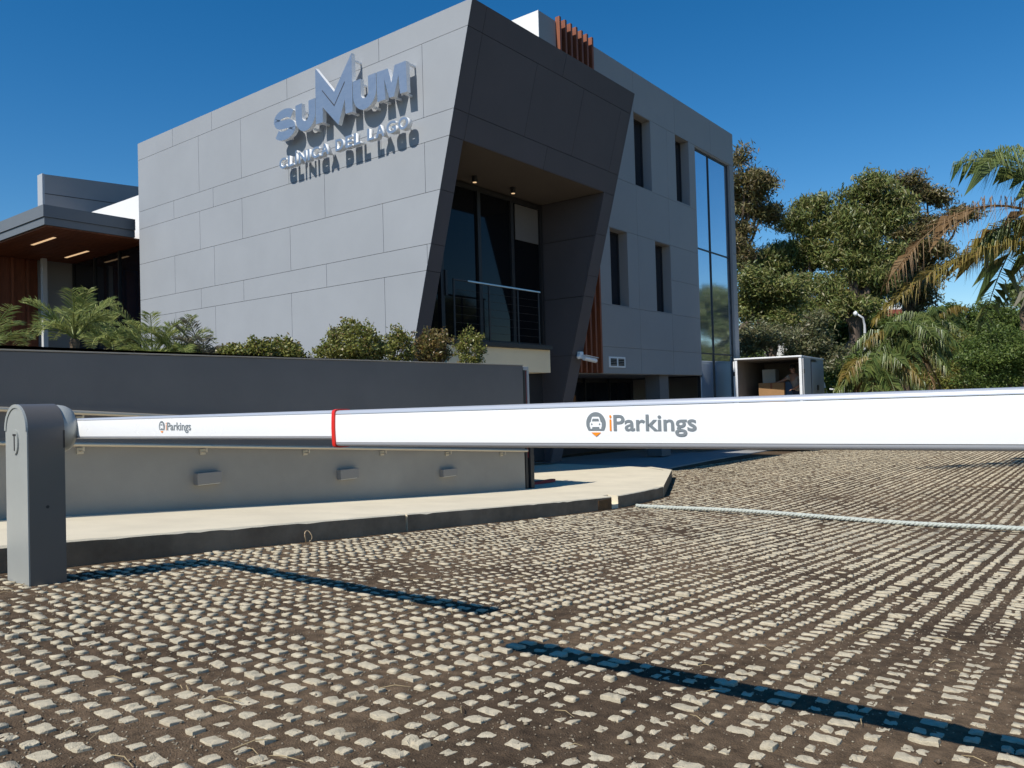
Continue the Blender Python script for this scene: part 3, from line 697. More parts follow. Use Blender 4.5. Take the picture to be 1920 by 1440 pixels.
# ================================================================== SIGNS ON THE LEFT FACADE
def U(w, h, t, r=None):
    r = w/2; pts = []
    for k in range(13): a = math.pi+math.pi*k/12; pts.append((w/2+r*math.cos(a), r+r*math.sin(a)))
    pts = [(0, h)]+pts+[(w, h), (w-t, h)]
    ri = r-t
    for k in range(13): a = -math.pi*k/12; pts.append((w/2+ri*math.cos(a), r+ri*math.sin(a)))
    return pts+[(t, h)]
def Mlet(w, h, t, peakL=0, peakR=0, v=-0.0):
    return [(0, 0), (0, h+peakL), (w/2, h*.36+v), (w, h+peakR), (w, 0), (w-t, 0), (w-t, h*.58), (w/2, v), (t, h*.58), (t, 0)]
def Slet(w, h, t):
    c = []
    r1 = (h-t)/4
    for k in range(15): a = math.radians(20)+math.radians(250)*k/14; c.append((w/2+(w-t)/2*math.cos(a), h-t/2-r1+r1*math.sin(a)))
    for k in range(1, 15): a = math.radians(90)-math.radians(250)*k/14; c.append((w/2+(w-t)/2*math.cos(a), t/2+r1+r1*math.sin(a)))
    L = []; R = []
    for i, p in enumerate(c):
        a = c[max(i-1, 0)]; b = c[min(i+1, len(c)-1)]; d = math.hypot(b[0]-a[0], b[1]-a[1]); nxn, nyn = -(b[1]-a[1])/d, (b[0]-a[0])/d
        L.append((p[0]+nxn*t/2, p[1]+nyn*t/2)); R.append((p[0]-nxn*t/2, p[1]-nyn*t/2))
    return L+R[::-1], len(L)
FRONT = XL-.245; BACK = XL-.16
def letter(poly, y0, z0, parent, front=FRONT, back=BACK, pins=()):
    half = 0
    if isinstance(poly, tuple): poly, half = poly
    bm = bmesh.new(); vs = [bm.verts.new((front, y0-u, z0+w)) for u, w in poly]
    if half:
        for i in range(half-1): bm.faces.new((vs[i], vs[i+1], vs[-2-i], vs[-1-i]))
    else:
        for tri in tessellate_polygon([[Vector((u, w, 0)) for u, w in poly]]): bm.faces.new([vs[i] for i in tri])
    fs = MB().bm(bm.copy()).build('letter', 'sign_steel', parent)
    m_ = MB(); n = len(poly)
    Vv = [(front+.0005, y0-u, z0+w) for u, w in poly]+[(back, y0-u, z0+w) for u, w in poly]
    m_.add(Vv, [(i, (i+1) % n, n+(i+1) % n, n+i) for i in range(n)])
    bm2 = bm; 
    for t in bm2.faces: m_.add([(back, v.co.y, v.co.z) for v in t.verts], [tuple(range(len(t.verts)))])
    bm2.free(); m_.build('letter_side', 'sign_side', fs)
    for u, w in pins: MB().box(back+.001, XL-.001, y0-u-.018, y0-u+.018, z0+w-.018, z0+w+.018).build('standoff', 'sign_side', fs)
    return fs
sg = empty('wall_sign', 'large raised metal letters SUMUM on the sunlit grey facade', 'sign')
SY = 13.2; zb = 5.30
letter(Slet(.685, .615, .175), SY+.085, 5.27, sg, pins=((.3, .08), (.5, .5)))
letter(U(.597, .56, .195), SY-.611, zb, sg, pins=((.09, .45), (.5, .45), (.45, .02)))
bigM = [(1.218, 5.35), (1.236, 6.425), (1.764, 5.836), (2.272, 6.42), (2.262, 5.335), (2.07, 5.345), (2.06, 5.616), (1.863, 5.193), (1.429, 5.626), (1.422, 5.345)]
bm_ = letter(bigM, SY, 0, sg, pins=((1.32, 5.37), (1.45, 5.62), (2.16, 5.36), (2.25, 6.3)))
for p0, p1 in (((1.421, 5.945), (1.764, 5.573)), ((1.764, 5.573), (2.064, 5.937))):
    MB().prism([(FRONT-.0025, SY-p0[0], p0[1]+.014), (FRONT-.0025, SY-p1[0], p1[1]+.014), (FRONT-.0025, SY-p1[0], p1[1]-.014), (FRONT-.0025, SY-p0[0], p0[1]-.006)], [(FRONT-.0005, SY-p0[0], p0[1]+.014), (FRONT-.0005, SY-p1[0], p1[1]+.014), (FRONT-.0005, SY-p1[0], p1[1]-.014), (FRONT-.0005, SY-p0[0], p0[1]-.006)]).build('groove', 'joint', bm_)
letter(U(.61, .58, .205), SY-2.287, zb, sg, pins=((.09, .54), (.52, .54), (.1, .1), (.45, .02)))
letter([(2.921, 5.345), (2.922, 5.878), (3.205, 5.87), (3.285, 5.595), (3.375, 5.88), (3.65, 5.88), (3.66, 5.34), (3.49, 5.35), (3.462, 5.687), (3.342, 5.34), (3.22, 5.345), (3.104, 5.715), (3.125, 5.345)], SY, 0, sg, pins=((3.0, 5.36), (3.27, 5.36), (3.53, 5.36), (3.63, 5.85)))
sg2 = empty('wall_sign', 'small raised pale letters CLÍNICA DEL LAGO under the big letters', 'sign')
word = 'CLÍNICA DEL LAGO'
adv = []
for ch in word: adv.append({' ': .5, 'I': .42, 'Í': .42, 'L': .78, 'E': .84, 'C': 1.0, 'G': 1.06, 'O': 1.1}.get(ch, 1.0))
tot = sum(adv); wid = 13.14-9.47; cur = 0
for ch, a in zip(word, adv):
    if ch != ' ':
        lw = wid*a/tot*.80; lh = None
        me = text_mesh(ch, 1.0, None, 0, .03)
        co_ = np.zeros(len(me.vertices)*3); me.vertices.foreach_get('co', co_); co_ = co_.reshape(-1, 3); lo = co_.min(0); hi = co_.max(0)
        hh = .27 if ch == 'Í' else .215
        co_[:, 0] = (co_[:, 0]-lo[0])/(hi[0]-lo[0])*(lw if ch not in 'IÍ' else .055 if ch == 'I' else .075); co_[:, 1] = (co_[:, 1]-lo[1])/(hi[1]-lo[1])*hh; co_[:, 2] = 0
        me.vertices.foreach_set('co', co_.ravel()); me.update()
        bm = bmesh.new(); bm.from_mesh(me); bmesh.ops.remove_doubles(bm, verts=bm.verts, dist=1e-5)
        g = bmesh.ops.extrude_face_region(bm, geom=list(bm.faces)); bmesh.ops.translate(bm, verts=[v_ for v_ in g['geom'] if isinstance(v_, bmesh.types.BMVert)], vec=(0, 0, .10)); bm.to_mesh(me); bm.free()
        y = 13.14-wid*cur/tot; zz = 4.715
        me.transform(Matrix.Translation((XL-.14, y, zz)) @ FACING)
        lo_ = finish(me, 'letter', 'sign_side', sg2)
        fr = text_mesh(ch, 1.0, None, 0, .03); c2 = np.zeros(len(fr.vertices)*3); fr.vertices.foreach_get('co', c2); c2 = c2.reshape(-1, 3); lo = c2.min(0); hi = c2.max(0)
        c2[:, 0] = (c2[:, 0]-lo[0])/(hi[0]-lo[0])*(lw if ch not in 'IÍ' else .055 if ch == 'I' else .075); c2[:, 1] = (c2[:, 1]-lo[1])/(hi[1]-lo[1])*hh; c2[:, 2] = .1025
        fr.vertices.foreach_set('co', c2.ravel()); fr.update(); fr.transform(Matrix.Translation((XL-.14, y, zz)) @ FACING); finish(fr, 'letter_face', 'sign_steel', lo_)
        MB().box(XL-.139, XL-.001, y-lw*.3-.012, y-lw*.3+.012, zz+.06, zz+.085).build('standoff', 'sign_side', lo_)
    cur += a

# ================================================================== ENTRANCE PAVILION (left)
E_ = empty('entrance_pavilion', 'entrance canopy with grey fascia, red wood soffit and slatted wall behind the palms', 'building')
YC, XC = 19.5, 7.85
MB().box(XC, 9.96, YC, 29, 4.345, 4.52).build('fascia', 'canopy_grey', E_)
MB().box(XC-.03, 9.96, YC-.03, 29, 4.525, 4.80).build('fascia', 'canopy_grey', E_)
for k in range(16):
    x = XC+.06+k*.165; MB().box(x, x+.155, YC+.06, 28.8, 4.315, 4.343).build('soffit_board', 'wood_soffit', E_)
for x, y0, y1 in ((8.54, 20.64, 21.95), (9.86, 21.82, 23.15)): MB().box(x-.035, x+.035, y0, y1, 4.305, 4.3145).build('light_strip', 'lamp_glow', E_)
MB().box(10.5, 10.7, 19.3, 24, 2, 5.67).build('wall', 'white_wall', E_)
m_ = MB(); m_.prism([(9.68, 24.0, 4.3), (14.5, 24.0, 4.3), (14.5, 24.0, 7.1), (9.68, 24.0, 6.78)], [(9.68, 24.3, 4.3), (14.5, 24.3, 4.3), (14.5, 24.3, 7.1), (9.68, 24.3, 6.78)]); m_.build('parapet', 'panel_pale', E_)
m_ = MB(); m_.prism([(9.68, 23.992, 6.22), (14.5, 23.992, 6.42), (14.5, 23.992, 6.435), (9.68, 23.992, 6.235)], [(9.68, 23.999, 6.22), (14.5, 23.999, 6.42), (14.5, 23.999, 6.435), (9.68, 23.999, 6.235)]); m_.build('parapet_joint', 'joint', E_)
MB().box(9.62, 9.679, 23.99, 24.31, 4.3, 6.79).build('parapet_edge', 'canopy_pale', E_)
MB().bbox(9.43, 9.56, 23.6, 23.73, .3, 4.31, .01).build('column', 'column', E_)
MB().box(4, 9.5, 24.1, 24.2, .3, 4.31).build('slat_backing', 'wood', E_)
for k in range(14):
    x = 9.2-k*.38; MB().box(x-.03, x+.03, 23.96, 24.098, .3, 4.30).build('slat', 'wood', E_)
MB().box(9.505, 10.9, 24.02, 24.12, .3, 4.31).build('wall', 'panel_pale', E_)
MB().box(9.7, 10.45, 23.9, 23.95, 2.6, 3.5).build('wall_panel', 'panel_pale', E_)
for a, b in ((19.6, 21.2), (21.2, 22.6), (22.6, 23.9)):
    MB().box(10.40, 10.412, a+.04, b-.04, .3, 4.28).build('pane', 'glass_shade', E_); MB().box(10.36, 10.45, b-.03, b+.03, .3, 4.3).build('mullion', 'dark_frame', E_)
rr = empty('terrace_railing', 'steel terrace rail in front of the red slatted wall', 'railing')
MB().box(3, 9.6, 22.9, 22.94, 1.52, 1.57).build('handrail', 'steel', rr)
for x in (4, 5.5, 7, 8.5, 9.5): MB().box(x-.02, x+.02, 22.9, 22.94, .46, 1.52).build('post', 'steel', rr)
for k in range(4): MB().box(3, 9.6, 22.915, 22.925, .7+k*.2, .71+k*.2).build('wire', 'steel', rr)

# ================================================================== BARRIERS
def boom_profile():
    q_ = [(.0, .0625), (.016, .0623), (.0255, .0608), (.0305, .0575), (.0325, .0525), (.0330, .0475), (.0338, .036), (.0346, .018)]
    L_ = [(-u, v) for u, v in q_]+[(-.035, 0)]+[(-u, -v) for u, v in q_[::-1]]
    R_ = [(u, -v) for u, v in q_[1:]]+[(.035, 0)]+[(u, v) for u, v in q_[:0:-1]]
    return L_+R_
def prof_clip(p, z0, z1, scale=1.0):
    p = clip(p, 0, -1, -z0); p = clip(p, 0, 1, z1); return [(a*scale, b*scale) for a, b in p]
def decal(bmesh_poly, tf, m, parent, name):
    MB().add([tf(u, w) for u, w in bmesh_poly], [tuple(range(len(bmesh_poly)))]).build(name, m, parent, recalc=False)
def logo(parent, X, ystart, zc, base):
    """pin-shaped car badge and lettering, printed on the -X face"""
    def tf(d): return lambda u, w: (X-d, ystart-u, zc+w)
    r = .030; cx, cz = .032, .005; th = math.asin(-.62)
    circ = [(cx+r*math.cos(a), cz+r*1.0*math.sin(a)) for a in np.linspace(th, math.pi-th, 40)]
    decal(circ, tf(.0008), 'print_grey', parent, 'badge')
    decal([(cx-.015, cz-.024), (cx, cz-.0345), (cx+.015, cz-.024)], tf(.0008), 'print_orange', parent, 'badge_tip')
    def rr(x0, x1, z0, z1): return [(cx+x0, cz+z0), (cx+x1, cz+z0), (cx+x1, cz+z1), (cx+x0, cz+z1)]
    body = [(-.0185, -.004), (-.0185, .001), (-.0150, .0045), (-.0118, .0150), (-.0090, .0175), (.0090, .0175), (.0118, .0150), (.0150, .0045), (.0185, .001), (.0185, -.009), (.0170, -.009), (.0170, -.013), (.0155, -.0145), (.0125, -.0145), (.0110, -.013), (.0110, -.0095), (-.0110, -.0095), (-.0110, -.013), (-.0125, -.0145), (-.0155, -.0145), (-.0170, -.013), (-.0170, -.009), (-.0185, -.009)]
    decal([(cx+u, cz+w) for u, w in body], tf(.0014), 'print_white', parent, 'badge_car')
    decal([(cx-.0112, cz+.0055), (cx+.0112, cz+.0055), (cx+.0090, cz+.0125), (cx-.0090, cz+.0125)], tf(.0020), 'print_grey', parent, 'badge_windscreen')
    for s_ in (-1, 1): decal([(cx+s_*.0120+.0024*math.cos(a), cz-.0022+.0024*math.sin(a)) for a in np.linspace(0, 2*math.pi, 12, endpoint=False)], tf(.0020), 'print_grey', parent, 'badge_lamp')
    for body_, w, off, m in (('i', .0062, .0735, 'print_orange'), ('Parkings', .232, .0855, 'print_grey')):
        me = text_mesh(body_, w, None, 0, .018)
        k = .0385/.72
        c2 = np.zeros(len(me.vertices)*3); me.vertices.foreach_get('co', c2); c2 = c2.reshape(-1, 3)
        ref = text_mesh(body_, 1.0, None); rc = np.zeros(len(ref.vertices)*3); ref.vertices.foreach_get('co', rc); rc = rc.reshape(-1, 3)
        hgt = c2[:, 1].max(); c2[:, 1] *= .0405/hgt
        me.vertices.foreach_set('co', c2.ravel()); me.update()
        me.transform(Matrix.Translation((X-.0009, ystart-off, zc-.0135)) @ FACING); finish(me, 'lettering', m, parent, recalc=False)
def barrier(post_x, post_y, boom_x, y_start, y_end, zs, ze, logo_y, label):
    """post with rounded head, hub on its +X side and a boom running towards -Y"""
    t = empty('parking_barrier', label, 'barrier', 'parking barriers with white booms')
    g = gzf(post_x+.1)
    hw = .155; top = .057; zc_ = top-hw
    prof_ = [(post_y-hw, g-.08), (post_y+hw, g-.08)]+[(post_y+hw*math.cos(a), zc_+hw*math.sin(a)) for a in np.linspace(0, math.pi, 29)]
    m_ = MB(); m_.prism([(post_x+.008, y, z) for y, z in prof_], [(post_x+.205, y, z) for y, z in prof_]); m_.build('post', 'barrier_grey', t, smooth=35)
    # end plate with raised rim
    k = .985
    pp = [(post_y+(y-post_y)*k, z) for y, z in prof_]
    MB().prism([(post_x, y, z) for y, z in pp], [(post_x+.0075, y, z) for y, z in pp]).build('end_plate', 'barrier_light', t)
    arc = [(post_y+hw*math.cos(a), zc_+hw*math.sin(a)) for a in np.linspace(0, math.pi, 29)]; arci = [(post_y+(hw-.02)*math.cos(a), zc_+(hw-.02)*math.sin(a)) for a in np.linspace(0, math.pi, 29)]
    m_ = MB()
    for i in range(28): m_.prism([(post_x-.006, *arc[i]), (post_x-.006, *arc[i+1]), (post_x-.006, *arci[i+1]), (post_x-.006, *arci[i])], [(post_x+.007, *arc[i]), (post_x+.007, *arc[i+1]), (post_x+.007, *arci[i+1]), (post_x+.007, *arci[i])])
    m_.build('rim', 'barrier_light', t)
    ov = [(post_y+.042*math.cos(a), zc_-.065+.072*math.sin(a)) for a in np.linspace(0, 2*math.pi, 28, endpoint=False)]
    lk = MB().prism([(post_x-.009, y, z) for y, z in ov], [(post_x-.0002, y, z) for y, z in ov]).build('lock_cover', 'barrier_light', t, smooth=35)
    MB().box(post_x-.0105, post_x-.0092, post_y-.007, post_y+.007, zc_-.118, zc_-.03).build('key_slot', 'black_steel', lk)
    MB().box(post_x-.0105, post_x-.0092, post_y-.022, post_y+.022, zc_-.03, zc_-.019).build('key_slot', 'black_steel', lk)
    MB().tube([(post_x+.105, post_y-hw-.0015, g+.45), (post_x+.105, post_y-hw+.004, g+.45)], .0095, 12).build('keyhole', 'black_steel', t)
    MB().box(post_x+.196, post_x+.2065, post_y-hw-.001, post_y-hw+.012, zc_-.11, zc_-.005).build('slot', 'black_steel', t)
    # hub
    m_ = MB(); hz = zs
    m_.tube([(post_x+.2065, post_y, zc_), (post_x+.225, post_y, zc_), (post_x+.262, post_y, zc_), (post_x+.29, post_y, zc_), (post_x+.305, post_y, zc_)], [.145, .148, .142, .128, .09], 40)
    m_.build('hub', 'barrier_light', t, smooth=50)
    L = y_start-y_end
    def P(u, v, s): y = y_start+(y_end-y_start)*s; z = zs+(ze-zs)*s; return (boom_x+u, y, z+v)
    full = boom_profile(); zcut = .0475
    mid = prof_clip(full, -zcut, zcut)
    m_ = MB(); m_.prism([P(u, v, 0) for u, v in mid], [P(u, v, 1) for u, v in mid]); bo = m_.build('boom', 'boom_white', t, smooth=40)
    for a, b in ((zcut+.0016, .2), (-.2, -zcut-.0016)):
        seg = prof_clip(full, a, b); MB().prism([P(u*1.01, v, 0) for u, v in seg], [P(u*1.01, v, 1) for u, v in seg]).build('edge_rail', 'aluminium', bo, smooth=40)
    cap = [(u*1.16, v*1.075) for u, v in full]; e = .013/abs(L)
    MB().prism([P(u, v, 1-.002/abs(L)) for u, v in cap], [P(u, v, 1+e) for u, v in cap]).build('end_cap', 'red_rubber', bo, smooth=35)
    logo(bo, boom_x-.0354, logo_y, zs+(ze-zs)*(y_start-logo_y)/L, bo)
    return t
barrier(1.905, 5.165, 2.232, 5.14, 2.655, -.100, -.084, 4.085, 'grey barrier post with white boom, far barrier standing beside the kerb')
nb = barrier(1.495, -.40, 1.832, -.43, 2.165, -.060, -.081, 1.140, 'near white barrier boom with red end cap and large printed badge')
# ================================================================== ROPE AND SMALL THINGS ON THE GROUND
mb = MB()
def rope_pt(y): return (9.86+.015*math.sin(y*3)+.02*math.sin(y*.8), y, gzf(9.86)+.038+.012*math.sin(y*2.1))
ys = np.linspace(5.45, -4, 500)
for ph in (0, 2.094, 4.189):
    pts = [(rope_pt(y)[0]+.013*math.cos(ph+y*45), y, rope_pt(y)[2]+.013*math.sin(ph+y*45)) for y in ys]
    mb.tube(pts, .016, 5)
tag(mb.build('rope', 'rope', smooth=True), 'thick pale twisted rope lying across the paved drive', 'rope')
q = ray(580, 1010); xw = q[0]*5.5/q[1]; zw = gzf(xw)+.01
pts = [(xw+.035*math.sin(a)*(1+.2*math.sin(2*a)), 5.52+.01*math.cos(a*2), zw+.045-.05*math.cos(a)) for a in np.linspace(.5, 5.8, 24)]
tag(MB().tube(pts, .0045, 6).build('wire_loop', 'wire_tan'), 'small rusty wire loop sticking up at the foot of the kerb', 'wire')

# ================================================================== VEGETATION
def leaves(P, size, wid, rng, droop=0.0, fold=0.25):
    """rhombic leaves, one island each; returns vertex and quad arrays"""
    n = len(P)
    d = rng.normal(0, 1, (n, 3)); d[:, 2] = d[:, 2]*.8-droop; d /= np.linalg.norm(d, axis=1)[:, None]
    a = np.cross(d, rng.normal(0, 1, (n, 3))); a /= np.linalg.norm(a, axis=1)[:, None]
    nrm = np.cross(d, a)
    L = size*rng.uniform(.6, 1.3, n)[:, None]; Wd = wid*rng.uniform(.7, 1.2, n)[:, None]
    V = np.stack([P-d*L*.5, P+a*Wd*.5+nrm*Wd*fold*.3, P+d*L*.5, P-a*Wd*.5+nrm*Wd*fold*.3], 1)
    return V.reshape(-1, 3), np.arange(n*4).reshape(n, 4)
def blob_points(c, r, nclump, per, spread, rng):
    u = rng.normal(0, 1, (nclump, 3)); u /= np.linalg.norm(u, axis=1)[:, None]
    rad = rng.uniform(.25, 1.0, nclump)**.5
    C = np.array(c)+u*rad[:, None]*np.array(r)
    P = np.repeat(C, per, 0)+rng.normal(0, 1, (nclump*per, 3))*np.array(spread)
    return P
def limb(mb, a, b, r0, r1, sag=.1, seg=5, rnd=None):
    a = Vector(a); b = Vector(b); pts = []
    for i in range(seg+1):
        t = i/seg; p = a.lerp(b, t); k = math.sin(t*math.pi)*(b-a).length*.07
        pts.append(p+Vector((rnd.uniform(-k, k), rnd.uniform(-k, k), rnd.uniform(-k, k)*.4+sag*math.sin(t*math.pi))))
    pts[0] = a; pts[-1] = b
    mb.tube(pts, [r0+(r1-r0)*i/seg for i in range(seg+1)], 7)
def tree(name, label, cat, base, fork, blobs, m, seed, leaf=(.32, .075), dens=1.0, trunk_r=.3, group=None, droop=.9, clump=.29, per=38):
    """base on the ground, fork where limbs leave the trunk, blobs = foliage masses (centre, radius)"""
    rng = np.random.default_rng(seed); rnd = random.Random(seed)
    t = empty(name, label, cat, group)
    mb = MB(); limb(mb, base, fork, trunk_r, trunk_r*.6, 0, 6, rnd)
    for c, r in blobs:
        f = Vector(base).lerp(Vector(fork), rnd.uniform(.72, 1.0)); limb(mb, f, c, trunk_r*.4, trunk_r*.1, .1, 5, rnd)
        for k in range(4):
            e = Vector(c)+Vector((rnd.uniform(-.7, .7)*r[0], rnd.uniform(-.7, .7)*r[1], rnd.uniform(-.6, .7)*r[2])); limb(mb, c, e, trunk_r*.12, trunk_r*.03, .05, 3, rnd)
    mb.build('trunk', 'bark', t, smooth=True)
    PP = []
    for c, r in blobs:
        nsub = 7 if max(r) > .8 else 4
        for k in range(nsub):
            w_ = rng.normal(0, 1, 3); w_ = w_/np.linalg.norm(w_)*rng.uniform(.3, 1.12); f_ = rng.uniform(.22, .58); r2 = (r[0]*f_, r[1]*f_, r[2]*f_*.85)
            vol = (r2[0]*r2[1]*r2[2])**(2/3.); n = max(5, int(vol*78*dens))
            PP.append(blob_points((c[0]+w_[0]*r[0], c[1]+w_[1]*r[1], c[2]+w_[2]*r[2]), r2, n, per, (clump, clump, clump*.6), rng))
    P = np.concatenate(PP)
    V, F = leaves(P, leaf[0], leaf[1], rng, droop)
    npmesh(V, F, 'crown', m, t)
    return t
def bl(x, y, rx, ry, d, rz=None):
    """foliage mass measured in the photo at distance d"""
    c = at(x, y, d); k = d/FL; return (tuple(c), (rx*k, (rz if rz else (rx+ry)/2)*k, ry*k))
def foot(x, d):
    p = at(x, 735, d); return (p[0], p[1], gzf(p[0])-.05)

tree('eucalyptus_tree', 'tall slender eucalyptus rising directly behind the glass corner of the clinic', 'tree', foot(1388, 44), tuple(at(1392, 480, 44)),
     [bl(*b, 44) for b in ((1388, 303, 24, 24), (1402, 330, 26, 14), (1425, 352, 44, 20), (1398, 385, 40, 32), (1436, 392, 30, 22), (1390, 440, 34, 30), (1352, 360, 30, 40), (1352, 450, 30, 50))], 'leaf_euca_brown', 1, trunk_r=.32, group='eucalyptus trees behind the clinic')
tree('eucalyptus_tree', 'broad eucalyptus with rounded dark crown, second from the clinic', 'tree', foot(1520, 46), tuple(at(1500, 520, 46)),
     [bl(*b, 46) for b in ((1518, 400, 36, 26), (1492, 430, 40, 26), (1545, 432, 30, 26), (1452, 476, 44, 26), (1500, 480, 50, 30), (1420, 505, 40, 22), (1555, 480, 36, 26), (1470, 520, 46, 26))], 'leaf_euca', 2, trunk_r=.36, group='eucalyptus trees behind the clinic')
tree('eucalyptus_tree', 'largest eucalyptus of the row with a thick dark trunk and spreading crown', 'tree', foot(1582, 43), tuple(at(1610, 560, 43)),
     [bl(*b, 43) for b in ((1640, 352, 40, 20), (1612, 372, 30, 22), (1668, 372, 40, 22), (1600, 412, 44, 28), (1660, 415, 46, 26), (1590, 462, 50, 30), (1648, 470, 46, 30), (1610, 515, 56, 30), (1556, 545, 44, 30), (1660, 535, 40, 30), (1600, 570, 50, 26), (1540, 590, 40, 30))], 'leaf_euca', 3, trunk_r=.5, group='eucalyptus trees behind the clinic')
tree('eucalyptus_tree', 'leaning eucalyptus with flat outer crown, at the open end of the row', 'tree', foot(1690, 47), tuple(at(1705, 560, 47)),
     [bl(*b, 47) for b in ((1712, 348, 36, 16), (1738, 372, 34, 20), (1700, 398, 40, 24), (1742, 425, 36, 18), (1800, 402, 26, 12), (1768, 420, 24, 16), (1690, 448, 42, 26), (1735, 470, 34, 26), (1690, 500, 44, 30), (1745, 515, 26, 24), (1700, 560, 44, 34), (1738, 565, 22, 20))], 'leaf_euca_brown', 4, trunk_r=.4, group='eucalyptus trees behind the clinic')
tree('broadleaf_tree', 'round olive green tree beside the glass corner, above the truck', 'tree', foot(1440, 36), tuple(at(1445, 640, 36)),
     [bl(*b, 36) for b in ((1448, 540, 56, 40), (1418, 560, 40, 40), (1476, 566, 40, 36), (1440, 585, 60, 34), (1405, 530, 28, 26))], 'leaf_euca', 5, leaf=(.20, .07), dens=1.5, trunk_r=.2, droop=.2, clump=.25)
tree('broadleaf_tree', 'grey green bushy tree directly above the truck box', 'tree', foot(1450, 33), tuple(at(1450, 680, 33)),
     [bl(*b, 33) for b in ((1415, 620, 36, 30), (1460, 618, 44, 30), (1500, 655, 40, 26), (1405, 655, 34, 20), (1535, 640, 36, 34), (1520, 600, 34, 26), (1555, 672, 28, 24))], 'leaf_euca_grey', 6, leaf=(.18, .06), dens=1.2, trunk_r=.16, droop=.2, clump=.24)
tree('broadleaf_tree', 'dark shaded tree standing behind the big eucalyptus trunk', 'tree', foot(1600, 52), tuple(at(1600, 660, 52)),
     [bl(*b, 52) for b in ((1580, 600, 50, 40), (1640, 600, 50, 40), (1610, 650, 60, 40), (1560, 660, 50, 40), (1660, 660, 46, 40), (1530, 690, 60, 34), (1600, 705, 70, 30), (1700, 625, 44, 40))], 'leaf_green', 7, dens=1.3, trunk_r=.3, droop=.2)
tree('bush', 'bright green rounded bush at the right edge behind the boom', 'bush', foot(1890, 30), tuple(at(1890, 700, 30)),
     [bl(*b, 30) for b in ((1872, 640, 46, 36), (1910, 655, 40, 40), (1850, 680, 44, 32), (1900, 700, 50, 30), (1945, 670, 50, 50), (1835, 708, 36, 24))], 'leaf_green', 8, leaf=(.13, .05), dens=1.7, trunk_r=.08, droop=.1, clump=.2)
tree('bush', 'olive bush between the shaggy palm and the bright green bush', 'bush', foot(1775, 32), tuple(at(1775, 700, 32)),
     [bl(*b, 32) for b in ((1770, 660, 36, 30), (1800, 690, 36, 30), (1755, 700, 34, 26), (1795, 640, 30, 26), (1770, 725, 50, 18))], 'leaf_shrub', 9, leaf=(.12, .045), dens=1.6, trunk_r=.08, droop=.1, clump=.2)
tree('hedge_tree', 'dark green tree row end seen under the sky on the far right', 'tree', foot(1860, 48), tuple(at(1860, 680, 48)),
     [bl(*b, 48) for b in ((1800, 610, 50, 34), (1850, 600, 50, 30), (1890, 605, 40, 28), (1760, 600, 40, 30), (1830, 640, 80, 40), (1740, 640, 50, 40), (1940, 610, 50, 30), (1910, 650, 60, 40))], 'leaf_green', 10, dens=1.2, trunk_r=.2, droop=.2)
for i, (x, d, lab) in enumerate(((1590, 40, 'dark low bush at the foot of the big eucalyptus trunk'), (1640, 44, 'low dark bush behind the palms, left of centre'), (1720, 40, 'low dark bush behind the shaggy palm trunk'), (1790, 42, 'low leafy bush behind the olive bush'), (1850, 40, 'low leafy bush behind the bright green bush'), (1915, 42, 'low leafy bush at the far right edge'), (1500, 44, 'low leafy bush behind the truck box'), (1410, 42, 'low leafy bush between the truck and the glass corner'))):
    tree('bush', lab, 'bush', foot(x, d), tuple(at(x, 720, d)), [bl(x-30, 705, 40, 28, d), bl(x+25, 712, 42, 30, d), bl(x, 685, 38, 26, d), bl(x+10, 738, 60, 16, d)], 'leaf_green', 80+i, leaf=(.2, .07), dens=1.1, trunk_r=.08, droop=.1, clump=.26, group='low bushes under the trees')
# trees beyond the right edge of the view (they close the row and show in the glass)
for i, (X, Y, h, r, lab) in enumerate(((46, -3.2, 8.5, 3.2, 'broad tree beyond the right edge, first after the bushes'), (56, -2.0, 11, 3.8, 'tall tree beyond the right edge, behind the others'), (50, -10, 10, 3.6, 'broad tree beyond the right edge, second after the bushes'), (40, -15, 9, 3.2, 'broad tree beyond the right edge, third after the bushes'))):
    rnd = random.Random(40+i); z0 = gzf(X)
    tree('broadleaf_tree', lab, 'tree', (X, Y, z0), (X, Y, z0+h*.5), [((X+rnd.uniform(-1, 1)*r*.7, Y+rnd.uniform(-1, 1)*r*.7, z0+h*rnd.uniform(.35, .92)), (r*.5, r*.5, r*.42)) for k in range(9)], 'leaf_euca', 50+i, leaf=(.4, .13), dens=.7, trunk_r=.3)

